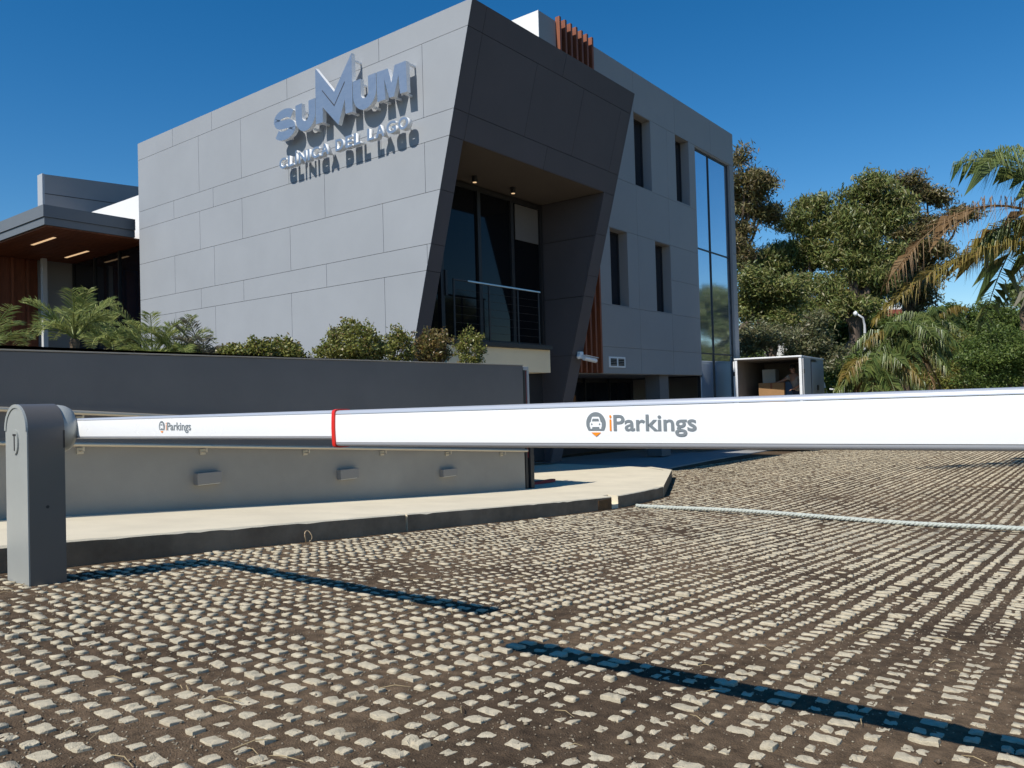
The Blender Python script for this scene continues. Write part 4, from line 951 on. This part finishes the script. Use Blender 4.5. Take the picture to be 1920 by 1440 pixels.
# ---- palms
def frond(V, F, p0, heading, length, rise, droop, nleaf, leaf_len, wid, rng, hang=.35, twist=0.0, ragged=0.0, lift=(-.1, .35)):
    """arching rachis with leaflet pairs; returns the rachis points"""
    h = np.array([math.cos(heading), math.sin(heading), 0.0]); side = np.array([-h[1], h[0], 0.0]); pts = []
    n = 14
    for i in range(n+1):
        t = i/n; pts.append(np.array(p0)+h*length*(t-.12*t*t*abs(droop))+np.array([0, 0, 1.0])*length*(rise*t-droop*t*t)+side*twist*length*t*t)
    pts = np.array(pts)
    for k in range(nleaf):
        t = .12+.88*(k+.5)/nleaf; f = t*n; i = min(int(f), n-1); p = pts[i]*(1-(f-i))+pts[i+1]*(f-i); tg = pts[i+1]-pts[i]; tg /= np.linalg.norm(tg)
        ll = leaf_len*(math.sin(math.pi*min(1, .16+t*.78))**.7)*rng.uniform(.8, 1.15)
        for s_ in (-1, 1):
            if rng.random() < ragged: continue
            d = side*s_*rng.uniform(.75, 1.0)+tg*rng.uniform(.35, .75)+np.array([0, 0, 1])*rng.uniform(*lift); d /= np.linalg.norm(d)
            mid = p+d*ll*.5; end = p+d*ll*.86-np.array([0, 0, 1])*ll*hang*rng.uniform(.7, 1.4)
            wv = np.cross(d, [0, 0, 1.0]); wn = np.linalg.norm(wv); wv = wv/wn if wn > 1e-4 else side
            wv = wv*.7+np.array([0, 0, .6])*rng.uniform(-1, 1)
            o = len(V); w = wid*rng.uniform(.8, 1.2)
            V += [p-wv*w*.25, p+wv*w*.25, mid+wv*w*.5, end, mid-wv*w*.5]; F.append((o, o+1, o+2, o+3, o+4))
    return pts
def palm(name, label, base, trunk_h, trunk_r, fronds, mats, seed, group=None, lean=(0, 0)):
    rng = np.random.default_rng(seed); t = empty(name, label, 'palm', group)
    b = Vector(base); top = b+Vector((lean[0], lean[1], trunk_h)); mb = MB(); n = max(6, int(trunk_h/.05)) if trunk_h < 2 else 26
    pts = []; rr_ = []
    for i in range(n+1):
        f = i/n; pts.append(b.lerp(top, f)+Vector((0, 0, 0))); rr_.append(trunk_r*(1.15-.25*f)*(1+.12*((i % 2)*2-1)))
    mb.tube(pts, rr_, 10); mb.build('trunk', 'palm_bark', t, smooth=True)
    groups = {}
    for fr in fronds:
        m = fr.pop('m', mats); V, F, R = groups.setdefault(m, ([], [], MB()))
        p = frond(V, F, np.array(top)+np.array([0, 0, fr.pop('dz', 0)]), rng=rng, **fr); R.tube([tuple(x) for x in p], [trunk_r*.16*(1-.8*i/14)+.002 for i in range(15)], 5)
    for m, (V, F, R) in groups.items():
        me = bpy.data.meshes.new('fronds'); me.from_pydata([tuple(x) for x in V], [], F); o = bpy.data.objects.new('fronds', me); COL.objects.link(o); me.materials.append(MATS[m]); o.parent = t
        R.build('frond_stems', m, o, smooth=True)
    return t, top
def auto_fronds(n, L, rng, nleaf, ll, wid, rise=(.2, .95), droop=(.5, .8), **k):
    out = []
    for i in range(n):
        r = rng.uniform(*rise); out.append(dict(heading=2*math.pi*(i*.381966)+rng.uniform(-.2, .2), length=L*rng.uniform(.8, 1.1), rise=r, droop=rng.uniform(*droop), nleaf=nleaf, leaf_len=ll*rng.uniform(.85, 1.1), wid=wid, twist=rng.uniform(-.12, .12), **k))
    return out
# young palms on the planting bed
bedz = .46
for x, Yp, h, L, n, seed, m, lab in ((140, 10.6, .50, .66, 17, 21, 'frond_young', 'young palm with thick trunk in the planting bed, nearest the barrier post'),
                               (202, 11.4, .46, .62, 15, 22, 'frond_young', 'young palm in the planting bed, second from the barrier post'),
                               (285, 9.4, .20, .60, 15, 23, 'frond_young', 'low stemless palm in front of the left end of the sunlit facade'),
                               (333, 9.2, .18, .58, 14, 24, 'frond_young', 'low palm leaning right in front of the sunlit facade, fourth in the row'),
                               (380, 9.0, .16, .50, 9, 25, 'frond_dry', 'sparse dry greyish palm seedling at the right end of the palm row')):
    q = ray(x, 650); p = q*(Yp/q[1]); rng = np.random.default_rng(seed)
    palm('young_palm', lab, (p[0], Yp, bedz-.02), h, .06 if h > .3 else .04, auto_fronds(n+4, L*.9, rng, 44, .24 if h > .3 else .20, .0085, (.5, 1.9), (.6, 1.15), hang=.12, lift=(.15, .75)), m, seed, 'young palms in the planting bed')
q = ray(-20, 650); p = q*(11/q[1])
palm('young_palm', 'young palm in the planting bed, cut by the left edge of the view', (p[0], 11, bedz-.02), .4, .05, auto_fronds(13, .62, np.random.default_rng(26), 40, .24, .009, (.5, 1.5), (.5, .9), hang=.08), 'frond_young', 26, 'young palms in the planting bed')
# big palm whose crown comes in from the right
PB = at(1995, 440, 15.0); hd = lambda deg: math.radians(deg)
left = math.atan2(-CR[1], -CR[0])
fr = [dict(heading=left+.05, length=3.9, rise=.62, droop=.88, nleaf=110, leaf_len=.80, wid=.017, hang=.62, m='frond_brown', dz=.2, ragged=.25),
      dict(heading=left-.10, length=3.75, rise=.22, droop=.56, nleaf=110, leaf_len=.80, wid=.022, hang=.45, m='frond_yellow', dz=-.15),
            dict(heading=left+.35, length=2.2, rise=1.15, droop=.80, nleaf=90, leaf_len=.85, wid=.020, hang=.6, m='frond_green', dz=.5),
      dict(heading=left-.4, length=1.9, rise=1.35, droop=.80, nleaf=80, leaf_len=.85, wid=.020, hang=.6, m='frond_green', dz=.6),
      dict(heading=left+.1, length=1.5, rise=1.5, droop=.75, nleaf=70, leaf_len=.8, wid=.020, hang=.6, m='frond_green', dz=.5),
      dict(heading=left+.9, length=2.2, rise=.8, droop=.8, nleaf=70, leaf_len=.8, wid=.034, hang=.7, m='frond_yellow', dz=.3),
      dict(heading=left-.8, length=1.9, rise=.6, droop=.8, nleaf=70, leaf_len=.8, wid=.034, hang=.8, m='frond_yellow', dz=.2),
      dict(heading=left-.5, length=1.7, rise=.6, droop=.8, nleaf=70, leaf_len=.75, wid=.022, hang=.7, m='frond_green', dz=.15),
      dict(heading=left+.5, length=1.4, rise=.05, droop=.85, nleaf=50, leaf_len=.65, wid=.03, hang=1.0, m='frond_dry', dz=-.1, ragged=.2)]
rg = np.random.default_rng(31)
for k in range(12): fr.append(dict(heading=left+1.4+k*.3, length=2.8*rg.uniform(.85, 1.1), rise=rg.uniform(.2, 1.2), droop=rg.uniform(.6, .9), nleaf=70, leaf_len=.75, wid=.034, hang=.6, m='frond_green', dz=rg.uniform(-.1, .6)))
gp = gzf(PB[0]); palm('feather_palm', 'tall feather palm with yellow and brown fronds reaching in from the right', (PB[0], PB[1], gp-.05), PB[2]-gp, .17, fr, 'frond_green', 31)
# shaggy palms behind the truck
for x, y, d, L, n, seed, lab in ((1692, 634, 27, 1.75, 30, 33, 'shaggy palm with drooping fronds and bare trunk right of the truck'), (1640, 690, 25, 1.5, 20, 34, 'low palm with arching fronds nearest the truck'), (1745, 605, 34, 1.9, 20, 35, 'palm crown rising behind the shaggy palm')):
    c = at(x, y, d); g = gzf(c[0]); rg = np.random.default_rng(seed)
    fs = auto_fronds(n, L, rg, 48, .62, .034, (.1, 1.1), (.7, 1.15), hang=.7)
    for k in range(6): fs.append(dict(heading=k*1.05, length=L*.8, rise=-.1, droop=1.1, nleaf=24, leaf_len=.4, wid=.03, hang=.9, m='frond_brown', dz=-.15, ragged=.3))
    for f_ in fs[:3]: f_['m'] = 'frond_yellow'
    palm('feather_palm', lab, (c[0], c[1], g-.05), c[2]-g, .2, fs, 'frond_green', seed, 'palms beyond the truck')
c = at(1918, 545, 40); g = gzf(c[0]); palm('feather_palm', 'small dark palm crown against the sky at the right edge', (c[0], c[1], g), c[2]-g, .2, auto_fronds(26, 1.1, np.random.default_rng(36), 20, .5, .06, (-.3, 1.1), (.5, .9), hang=.4), 'frond_green', 36)
# clipped shrubs along the wall top
for i, (x, w, top, m, lab) in enumerate(((437, 44, 647, 'leaf_shrub', 'smallest clipped shrub on the wall, first after the palms'), (482, 42, 634, 'leaf_shrub', 'small clipped shrub on the wall, second after the palms'), (534, 62, 636, 'leaf_shrub', 'low wide shrub left of the largest shrub on the wall'),
        (662, 134, 598, 'leaf_shrub', 'largest rounded shrub on top of the retaining wall'), (748, 56, 612, 'leaf_shrub', 'upright shrub touching the right side of the largest shrub'), (812, 76, 614, 'leaf_shrub_brown', 'reddish tinged shrub in front of the slanted portal foot'), (882, 52, 620, 'leaf_shrub', 'slim separate shrub nearest the end of the retaining wall'))):
    Ys = 7.95; q = ray(x, 655); p = q*(Ys/q[1]); k = np.linalg.norm(p)/np.linalg.norm(ray(x, 655))/FL
    zt = on_y(x, top, Ys)[2]; hw = w/2*k*1.12; rng = np.random.default_rng(60+i); rnd = random.Random(60+i)
    t = empty('shrub', lab, 'shrub', 'clipped shrubs along the wall')
    mb = MB(); P = []
    for j in range(9 if w > 100 else 6):
        a = rnd.uniform(0, 6.28); e = (p[0]+math.cos(a)*hw*.6, Ys+math.sin(a)*hw*.6, zt-rnd.uniform(.02, .2)); limb(mb, (p[0]+rnd.uniform(-.04, .04), Ys, bedz-.02), e, .009, .003, 0, 4, rnd)
    mb.build('stems', 'bark', t)
    hgt = zt-bedz; n = int(3000*(w/60)**1.3)
    # leaf sprigs spread through an uneven dome
    ns = max(40, int(n/22)); u = rng.normal(0, 1, (ns, 3)); u /= np.linalg.norm(u, axis=1)[:, None]; rad = rng.uniform(.3, 1.0, ns)**.5*(1+.22*(rng.random(ns) > .8))*rng.uniform(.85, 1.08, ns)
    C = np.stack([p[0]+u[:, 0]*rad*hw*.9, Ys+u[:, 1]*rad*hw*.9, bedz+hgt*.5+u[:, 2]*rad*hgt*.47], 1)
    if w > 100: C[:, 2] -= np.abs(C[:, 0]-p[0])**1.3*.45*(C[:, 2] > bedz+hgt*.4)
    P = np.repeat(C, 22, 0)+rng.normal(0, 1, (ns*22, 3))*.028
    V, F = leaves(P, .046, .026, rng, -.3); npmesh(V, F, 'foliage', m, t)

# ================================================================== BACKGROUND HOUSES AND LAMP
hs_ = empty('house', 'white house with red brick band glimpsed through the trees', 'house')
a = at(1475, 560, 66); b = at(1690, 560, 66); g = gzf(a[0]); ux = Vector((b[0]-a[0], b[1]-a[1], 0)); Lh = ux.length; ux.normalize(); uy = Vector((-ux.y, ux.x, 0))
if uy.dot(Vector((CF[0], CF[1], 0))) < 0: uy = -uy
def hb(name, m, u0, u1, v0, v1, z0, z1, par):
    P0 = Vector((a[0], a[1], 0)); c = [P0+ux*u+uy*v for u, v in ((u0, v0), (u1, v0), (u1, v1), (u0, v1))]
    return MB().prism([(q_.x, q_.y, z0) for q_ in c], [(q_.x, q_.y, z1) for q_ in c]).build(name, m, par)
zt = at(1580, 548, 66)[2]; zm = at(1580, 583, 66)[2]; zl_ = at(1580, 597, 66)[2]
hb('wall', 'white_wall', 0, Lh, 0, 8, zm, zt, hs_); hb('brick_band', 'brick_red', -.05, Lh+.05, -.05, 8, zl_, zm, hs_); hb('lower_wall', 'plaster_mid', 0, Lh, 0, 8, g, zl_, hs_); hb('roof', 'brick_red', -.4, Lh+.4, -.4, 8.4, zt, zt+.25, hs_)
for k in range(6):
    u = .6+k*Lh/6; w = hb('window', 'cctv_white', u, u+.9, -.06, -.005, zm+.3, zt-.35, hs_); hb('pane', 'glass_mirror', u+.08, u+.82, -.075, -.062, zm+.38, zt-.43, w)
gw_ = empty('garden_wall', 'white garden wall seen between tree trunks above the truck', 'wall')
a = at(1450, 650, 55); b = at(1490, 650, 55); g = gzf(a[0]); ux = Vector((b[0]-a[0], b[1]-a[1], 0)); Lh = ux.length; ux.normalize(); uy = Vector((-ux.y, ux.x, 0))
hb('wall', 'white_wall', 0, Lh, 0, .25, g-.1, at(1470, 632, 55)[2], gw_); hb('coping', 'fitting_grey', -.05, Lh+.05, -.05, .3, at(1470, 632, 55)[2], at(1470, 632, 55)[2]+.08, gw_)
lp = empty('street_lamp', 'pale street lamp on a bent pole among the dark trees', 'street lamp'); p = at(1622, 640, 34); g = gzf(p[0])
tp = at(1618, 596, 34); he = at(1607, 589, 34)
MB().tube([(p[0], p[1], g), (p[0], p[1], p[2]), tuple(at(1621, 610, 34)), tuple(tp), tuple(he)], [.09, .06, .05, .045, .04], 8).build('pole', 'lamp_grey', lp, smooth=True)
h2 = at(1601, 589, 34); MB().tube([tuple(he), tuple((he+h2)/2+np.array([0, 0, .02])), tuple(h2)], [.06, .13, .07], 8).build('lamp_head', 'cctv_white', lp, smooth=True)

# ================================================================== TRUCK
TH = math.radians(6.1); tl = Vector((math.cos(TH), math.sin(TH), 0)); tw = Vector((-tl.y, tl.x, 0))
cr = Vector(at(1502, 666, 24.0)); TW = 2.02; TL = 3.55; ztop = cr.z; gt_ = gzf(cr.x); zf = gt_+.92
O = Vector((cr.x, cr.y, 0))                     # rear right lower corner in plan; u forward, v to the left
T_ = empty('box_truck', 'small white box truck with open rear doors parked past the clinic', 'truck')
def tb(name, m, u0, u1, v0, v1, z0, z1, par=T_, bev=0):
    mb = MB()
    if bev: mb.bbox(u0, u1, v0, v1, z0, z1, bev)
    else: mb.box(u0, u1, v0, v1, z0, z1)
    mb.v = [tuple(O+tl*x+tw*y+Vector((0, 0, z))) for x, y, z in mb.v]; return mb.build(name, m, par)
tb('floor', 'truck_inside', .02, TL, .04, TW-.04, zf-.1, zf)
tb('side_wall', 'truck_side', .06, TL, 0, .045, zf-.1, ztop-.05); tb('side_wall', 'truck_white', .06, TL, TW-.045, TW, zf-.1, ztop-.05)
tb('inner_lining', 'truck_inside', .07, TL-.06, .046, .055, zf, ztop-.06); tb('inner_lining', 'truck_inside', .07, TL-.06, TW-.055, TW-.046, zf, ztop-.06)
tb('front_wall', 'truck_inside', TL-.05, TL, .046, TW-.046, zf-.1, ztop-.05)
tb('roof', 'truck_white', -.03, TL+.02, -.02, TW+.02, ztop-.05, ztop, bev=.015)
tb('ceiling', 'truck_inside', .07, TL-.06, .056, TW-.056, ztop-.075, ztop-.053)
tb('rear_post', 'truck_white', 0, .06, -.005, .075, zf-.12, ztop-.05, bev=.008); tb('rear_post', 'truck_white', 0, .06, TW-.075, TW+.005, zf-.12, ztop-.05, bev=.008)
tb('rear_sill', 'truck_side', -.02, .06, .08, TW-.08, zf-.14, zf-.005, bev=.008)
d_ = tb('rear_door', 'truck_side', .02, 1.05, -.06, -.022, zf-.08, ztop-.09, bev=.006)
tb('hinge', 'black_steel', .0, .06, -.075, -.061, ztop-.55, ztop-.42, d_); tb('hinge', 'black_steel', .0, .06, -.075, -.061, zf+.15, zf+.28, d_)
d2 = tb('rear_door', 'truck_white', .02, 1.05, TW+.022, TW+.06, zf-.08, ztop-.09, bev=.006); tb('hinge', 'black_steel', -.01, .03, TW+.0, TW+.075, ztop-.55, ztop-.42, d2)
d3 = tb('side_door', 'truck_side', 1.45, 2.35, -.022, -.003, zf+.02, ztop-.15, bev=.004); tb('latch', 'black_steel', 2.2, 2.42, -.045, -.023, zf+.95, zf+1.12, d3); tb('door_gap', 'black_steel', 1.39, 1.44, -.008, -.001, zf+.02, ztop-.1, d3); tb('door_gap', 'black_steel', 2.36, 2.40, -.008, -.001, zf+.02, ztop-.1, d3); tb('track', 'black_steel', 1.4, 2.1, -.03, -.023, ztop-.16, ztop-.08, d3)
tb('chassis', 'black_steel', .2, TL+1.6, .5, TW-.5, gt_+.5, zf-.11); tb('bumper', 'black_steel', -.05, .1, .15, TW-.15, gt_+.42, gt_+.58, bev=.01)
tb('cab', 'truck_white', TL+.1, TL+1.75, .08, TW-.08, gt_+.45, gt_+1.35, bev=.05)
mb = MB(); q0 = [(TL+.1, .10), (TL+1.68, .10), (TL+1.68, TW-.10), (TL+.1, TW-.10)]; q1 = [(TL+.15, .2), (TL+1.25, .2), (TL+1.25, TW-.2), (TL+.15, TW-.2)]
mb.prism([tuple(O+tl*u+tw*v_+Vector((0, 0, gt_+1.352))) for u, v_ in q0], [tuple(O+tl*u+tw*v_+Vector((0, 0, gt_+2.15))) for u, v_ in q1]); cabtop = mb.build('cab_roof', 'truck_white', T_)
tb('side_window', 'glass_shade', TL+.3, TL+1.2, .135, .15, gt_+1.42, gt_+1.95, cabtop)
mb = MB(); ar = [O+tl*(TL+1.1)+tw*.02+Vector((0, 0, gt_+1.9)), O+tl*(TL+1.15)+tw*-.18+Vector((0, 0, gt_+1.88)), O+tl*(TL+1.2)+tw*-.26+Vector((0, 0, gt_+1.6)), O+tl*(TL+1.2)+tw*-.27+Vector((0, 0, gt_+1.3))]
mb.tube([tuple(x) for x in ar], .03, 6); mi = mb.build('mirror_arm', 'lamp_grey', T_, smooth=True); tb('mirror', 'black_steel', TL+1.17, TL+1.22, -.36, -.20, gt_+1.3, gt_+1.65, mi, bev=.01)
for u in (.95, TL+.95):
    for v_ in (.14, TW-.14):
        w = empty('wheel'); w.parent = T_; c = O+tl*u+tw*v_+Vector((0, 0, gzf(O.x+u)+.345)); s_ = -1 if v_ < 1 else 1
        MB().tube([tuple(c-tw*.11), tuple(c-tw*.09), tuple(c+tw*.09), tuple(c+tw*.11)], [.31, .345, .345, .31], 24).build('tyre', 'rubber', w, smooth=40)
        MB().tube([tuple(c+tw*s_*.105), tuple(c+tw*s_*.118)], .19, 16).build('rim', 'lamp_grey', w)
def crate(name, lab, cat, m, u, v_, z0, su, sv, sz, rot=0, tape=None):
    e = empty(name, lab, cat, 'boxes in the truck'); cc_ = O+tl*u+tw*v_; R_ = Matrix.Rotation(TH+rot, 4, 'Z')
    mb = MB(); mb.bbox(-su/2, su/2, -sv/2, sv/2, 0, sz, .008); mb.v = [tuple((R_ @ Vector(x))+Vector((cc_.x, cc_.y, z0))) for x in mb.v]; mb.build('carton', m, e)
    mb = MB(); mb.box(-su/2-.001, su/2+.001, -.03, .03, sz-.2, sz+.001); mb.v = [tuple((R_ @ Vector(x))+Vector((cc_.x, cc_.y, z0))) for x in mb.v]; mb.build('tape', tape or m, e)
    return e
zc1 = float(at(1425, 718, 24.6)[2]); hA = zc1-zf
crate('cardboard_box', 'brown cardboard box in the truck, on top of its stack', 'box', 'cardboard', 1.12, 1.14, zf+hA*.5+.002, .6, .78, hA*.5, .1, 'wood')
crate('cardboard_box', 'brown cardboard box on the truck floor under another', 'box', 'cardboard', 1.12, 1.14, zf+.001, .62, .8, hA*.5, 0, 'wood')
zc2 = float(at(1426, 692, 25.6)[2]); hB = zc2-zf
crate('carton', 'tall white carton at the back of the truck', 'box', 'carton_white', 2.1, 1.42, zf+.001, .5, .42, hB, 0, 'carton_white')
crate('plastic_drum', 'dark blue container beside the cardboard box in the truck', 'container', 'plastic_blue', 1.35, .66, zf+.001, .35, .32, float(at(1460, 716, 25)[2])-zf, 0, 'plastic_blue')
crate('cardboard_box', 'brown box low behind the person in the truck', 'box', 'cardboard', 2.2, .75, zf+.001, .5, .6, .95, 0, 'wood')

# ---- person leaning over the boxes
PE = empty('person', 'person in a beige shirt inside the truck reaching over the boxes', 'person')
def skin(name, verts, edges, rads, m, parent, root=0, sub=2):
    me = bpy.data.meshes.new(name); me.from_pydata(verts, edges, []); o = bpy.data.objects.new(name, me); COL.objects.link(o)
    md = o.modifiers.new('s', 'SKIN'); 
    for i, r in enumerate(rads): me.skin_vertices[0].data[i].radius = (r, r) if not isinstance(r, tuple) else r
    me.skin_vertices[0].data[root].use_root = True; md.use_smooth_shade = True
    sb = o.modifiers.new('b', 'SUBSURF'); sb.levels = sub; sb.render_levels = sub
    dg = bpy.context.evaluated_depsgraph_get(); dg.update(); nm = bpy.data.meshes.new_from_object(o.evaluated_get(dg)); bpy.data.objects.remove(o)
    nm.materials.clear(); return finish(nm, name, m, parent, True, recalc=False)
def pw(u, v_, z): p_ = O+tl*(u+.52)+tw*v_; return (p_.x, p_.y, zf+z)
hx0 = .30                                        # distance from right wall
Vp = [pw(.62, hx0+.02, .92), pw(.60, hx0+.04, 1.08), pw(.56, hx0+.10, 1.28), pw(.53, hx0+.14, 1.44), pw(.52, hx0+.16, 1.52), pw(.50, hx0+.19, 1.62), pw(.49, hx0+.20, 1.72),
      pw(.60, hx0+.30, 1.41), pw(.50, hx0+.52, 1.27), pw(.44, hx0+.76, 1.20), pw(.43, hx0+.83, 1.185),
      pw(.52, hx0-.04, 1.39), pw(.42, hx0-.06, 1.15), pw(.36, hx0+.12, 1.02), pw(.35, hx0+.18, 1.0),
      pw(.64, hx0+.12, .88), pw(.60, hx0+.14, .48), pw(.66, hx0+.15, .07), pw(.54, hx0+.16, .03),
      pw(.62, hx0-.08, .88), pw(.60, hx0-.10, .48), pw(.66, hx0-.10, .07), pw(.54, hx0-.10, .03)]
Ep = [(0, 1), (1, 2), (2, 3), (3, 4), (4, 5), (5, 6), (3, 7), (7, 8), (8, 9), (9, 10), (3, 11), (11, 12), (12, 13), (13, 14), (0, 15), (15, 16), (16, 17), (17, 18), (0, 19), (19, 20), (20, 21), (21, 22)]
Rp = [.145, .14, .155, .115, .058, .088, .078, .062, .043, .033, .036, .062, .045, .035, .036, .09, .062, .045, .04, .09, .062, .045, .04]
body = skin('body', Vp, Ep, Rp, 'skin', PE)
skin('shirt', [Vp[0], Vp[1], Vp[2], tuple(Vector(Vp[3])*.8+Vector(Vp[4])*.2), Vp[7], tuple((Vector(Vp[7])*.45+Vector(Vp[8])*.55)), Vp[11], tuple((Vector(Vp[11])*.45+Vector(Vp[12])*.55))], [(0, 1), (1, 2), (2, 3), (3, 4), (4, 5), (3, 6), (6, 7)], [.165, .168, .186, .150, .092, .076, .092, .074], 'shirt', PE)
skin('trousers', [Vp[0]]+Vp[15:18]+Vp[19:22], [(0, 1), (1, 2), (2, 3), (0, 4), (4, 5), (5, 6)], [.155, .102, .075, .062, .102, .075, .062], 'trousers', PE)
hc = Vector(pw(.49, hx0+.195, 1.665)); MB().ell((hc.x+.018, hc.y-.006, hc.z+.035), (.098, .092, .098), 14, 9).build('hair', 'hair', PE, smooth=True)
fd = (-tl*.75+tw*.55).normalized(); sdv = Vector((-fd.y, fd.x, 0))
fc = hc-Vector((0, 0, .02))
MB().ell(tuple(fc+fd*.088-Vector((0, 0, .012))), (.016, .016, .024), 8, 6).build('nose', 'skin', body, smooth=True)
for s_ in (-1, 1):
    MB().ell(tuple(fc+fd*.078+sdv*s_*.033+Vector((0, 0, .018))), (.012, .012, .007), 8, 6).build('eye', 'hair', body, smooth=True)
    MB().ell(tuple(fc+sdv*s_*.088), (.018, .018, .032), 8, 6).build('ear', 'skin', body, smooth=True)
MB().ell(tuple(fc+fd*.08-Vector((0, 0, .05))), (.024, .02, .007), 8, 5).build('mouth', 'red_paint', body, smooth=True)
for W_, dirv in ((Vector(Vp[10]), (Vector(Vp[10])-Vector(Vp[9])).normalized()), (Vector(Vp[14]), (Vector(Vp[14])-Vector(Vp[13])).normalized())):
    s2 = dirv.cross(Vector((0, 0, 1))).normalized()
    mb = MB()
    for k, L_ in enumerate((.075, .085, .08, .062)):
        b0 = W_+s2*(k-1.5)*.019+dirv*.02; mb.tube([tuple(b0), tuple(b0+dirv*L_*.55), tuple(b0+dirv*L_*.85-Vector((0, 0, L_*.35)))], [.0095, .009, .007], 6)
    b0 = W_-s2*.03; mb.tube([tuple(b0), tuple(b0-s2*.025+dirv*.03), tuple(b0-s2*.03+dirv*.06-Vector((0, 0, .02)))], [.011, .010, .008], 6)
    mb.build('fingers', 'skin', body, smooth=True)
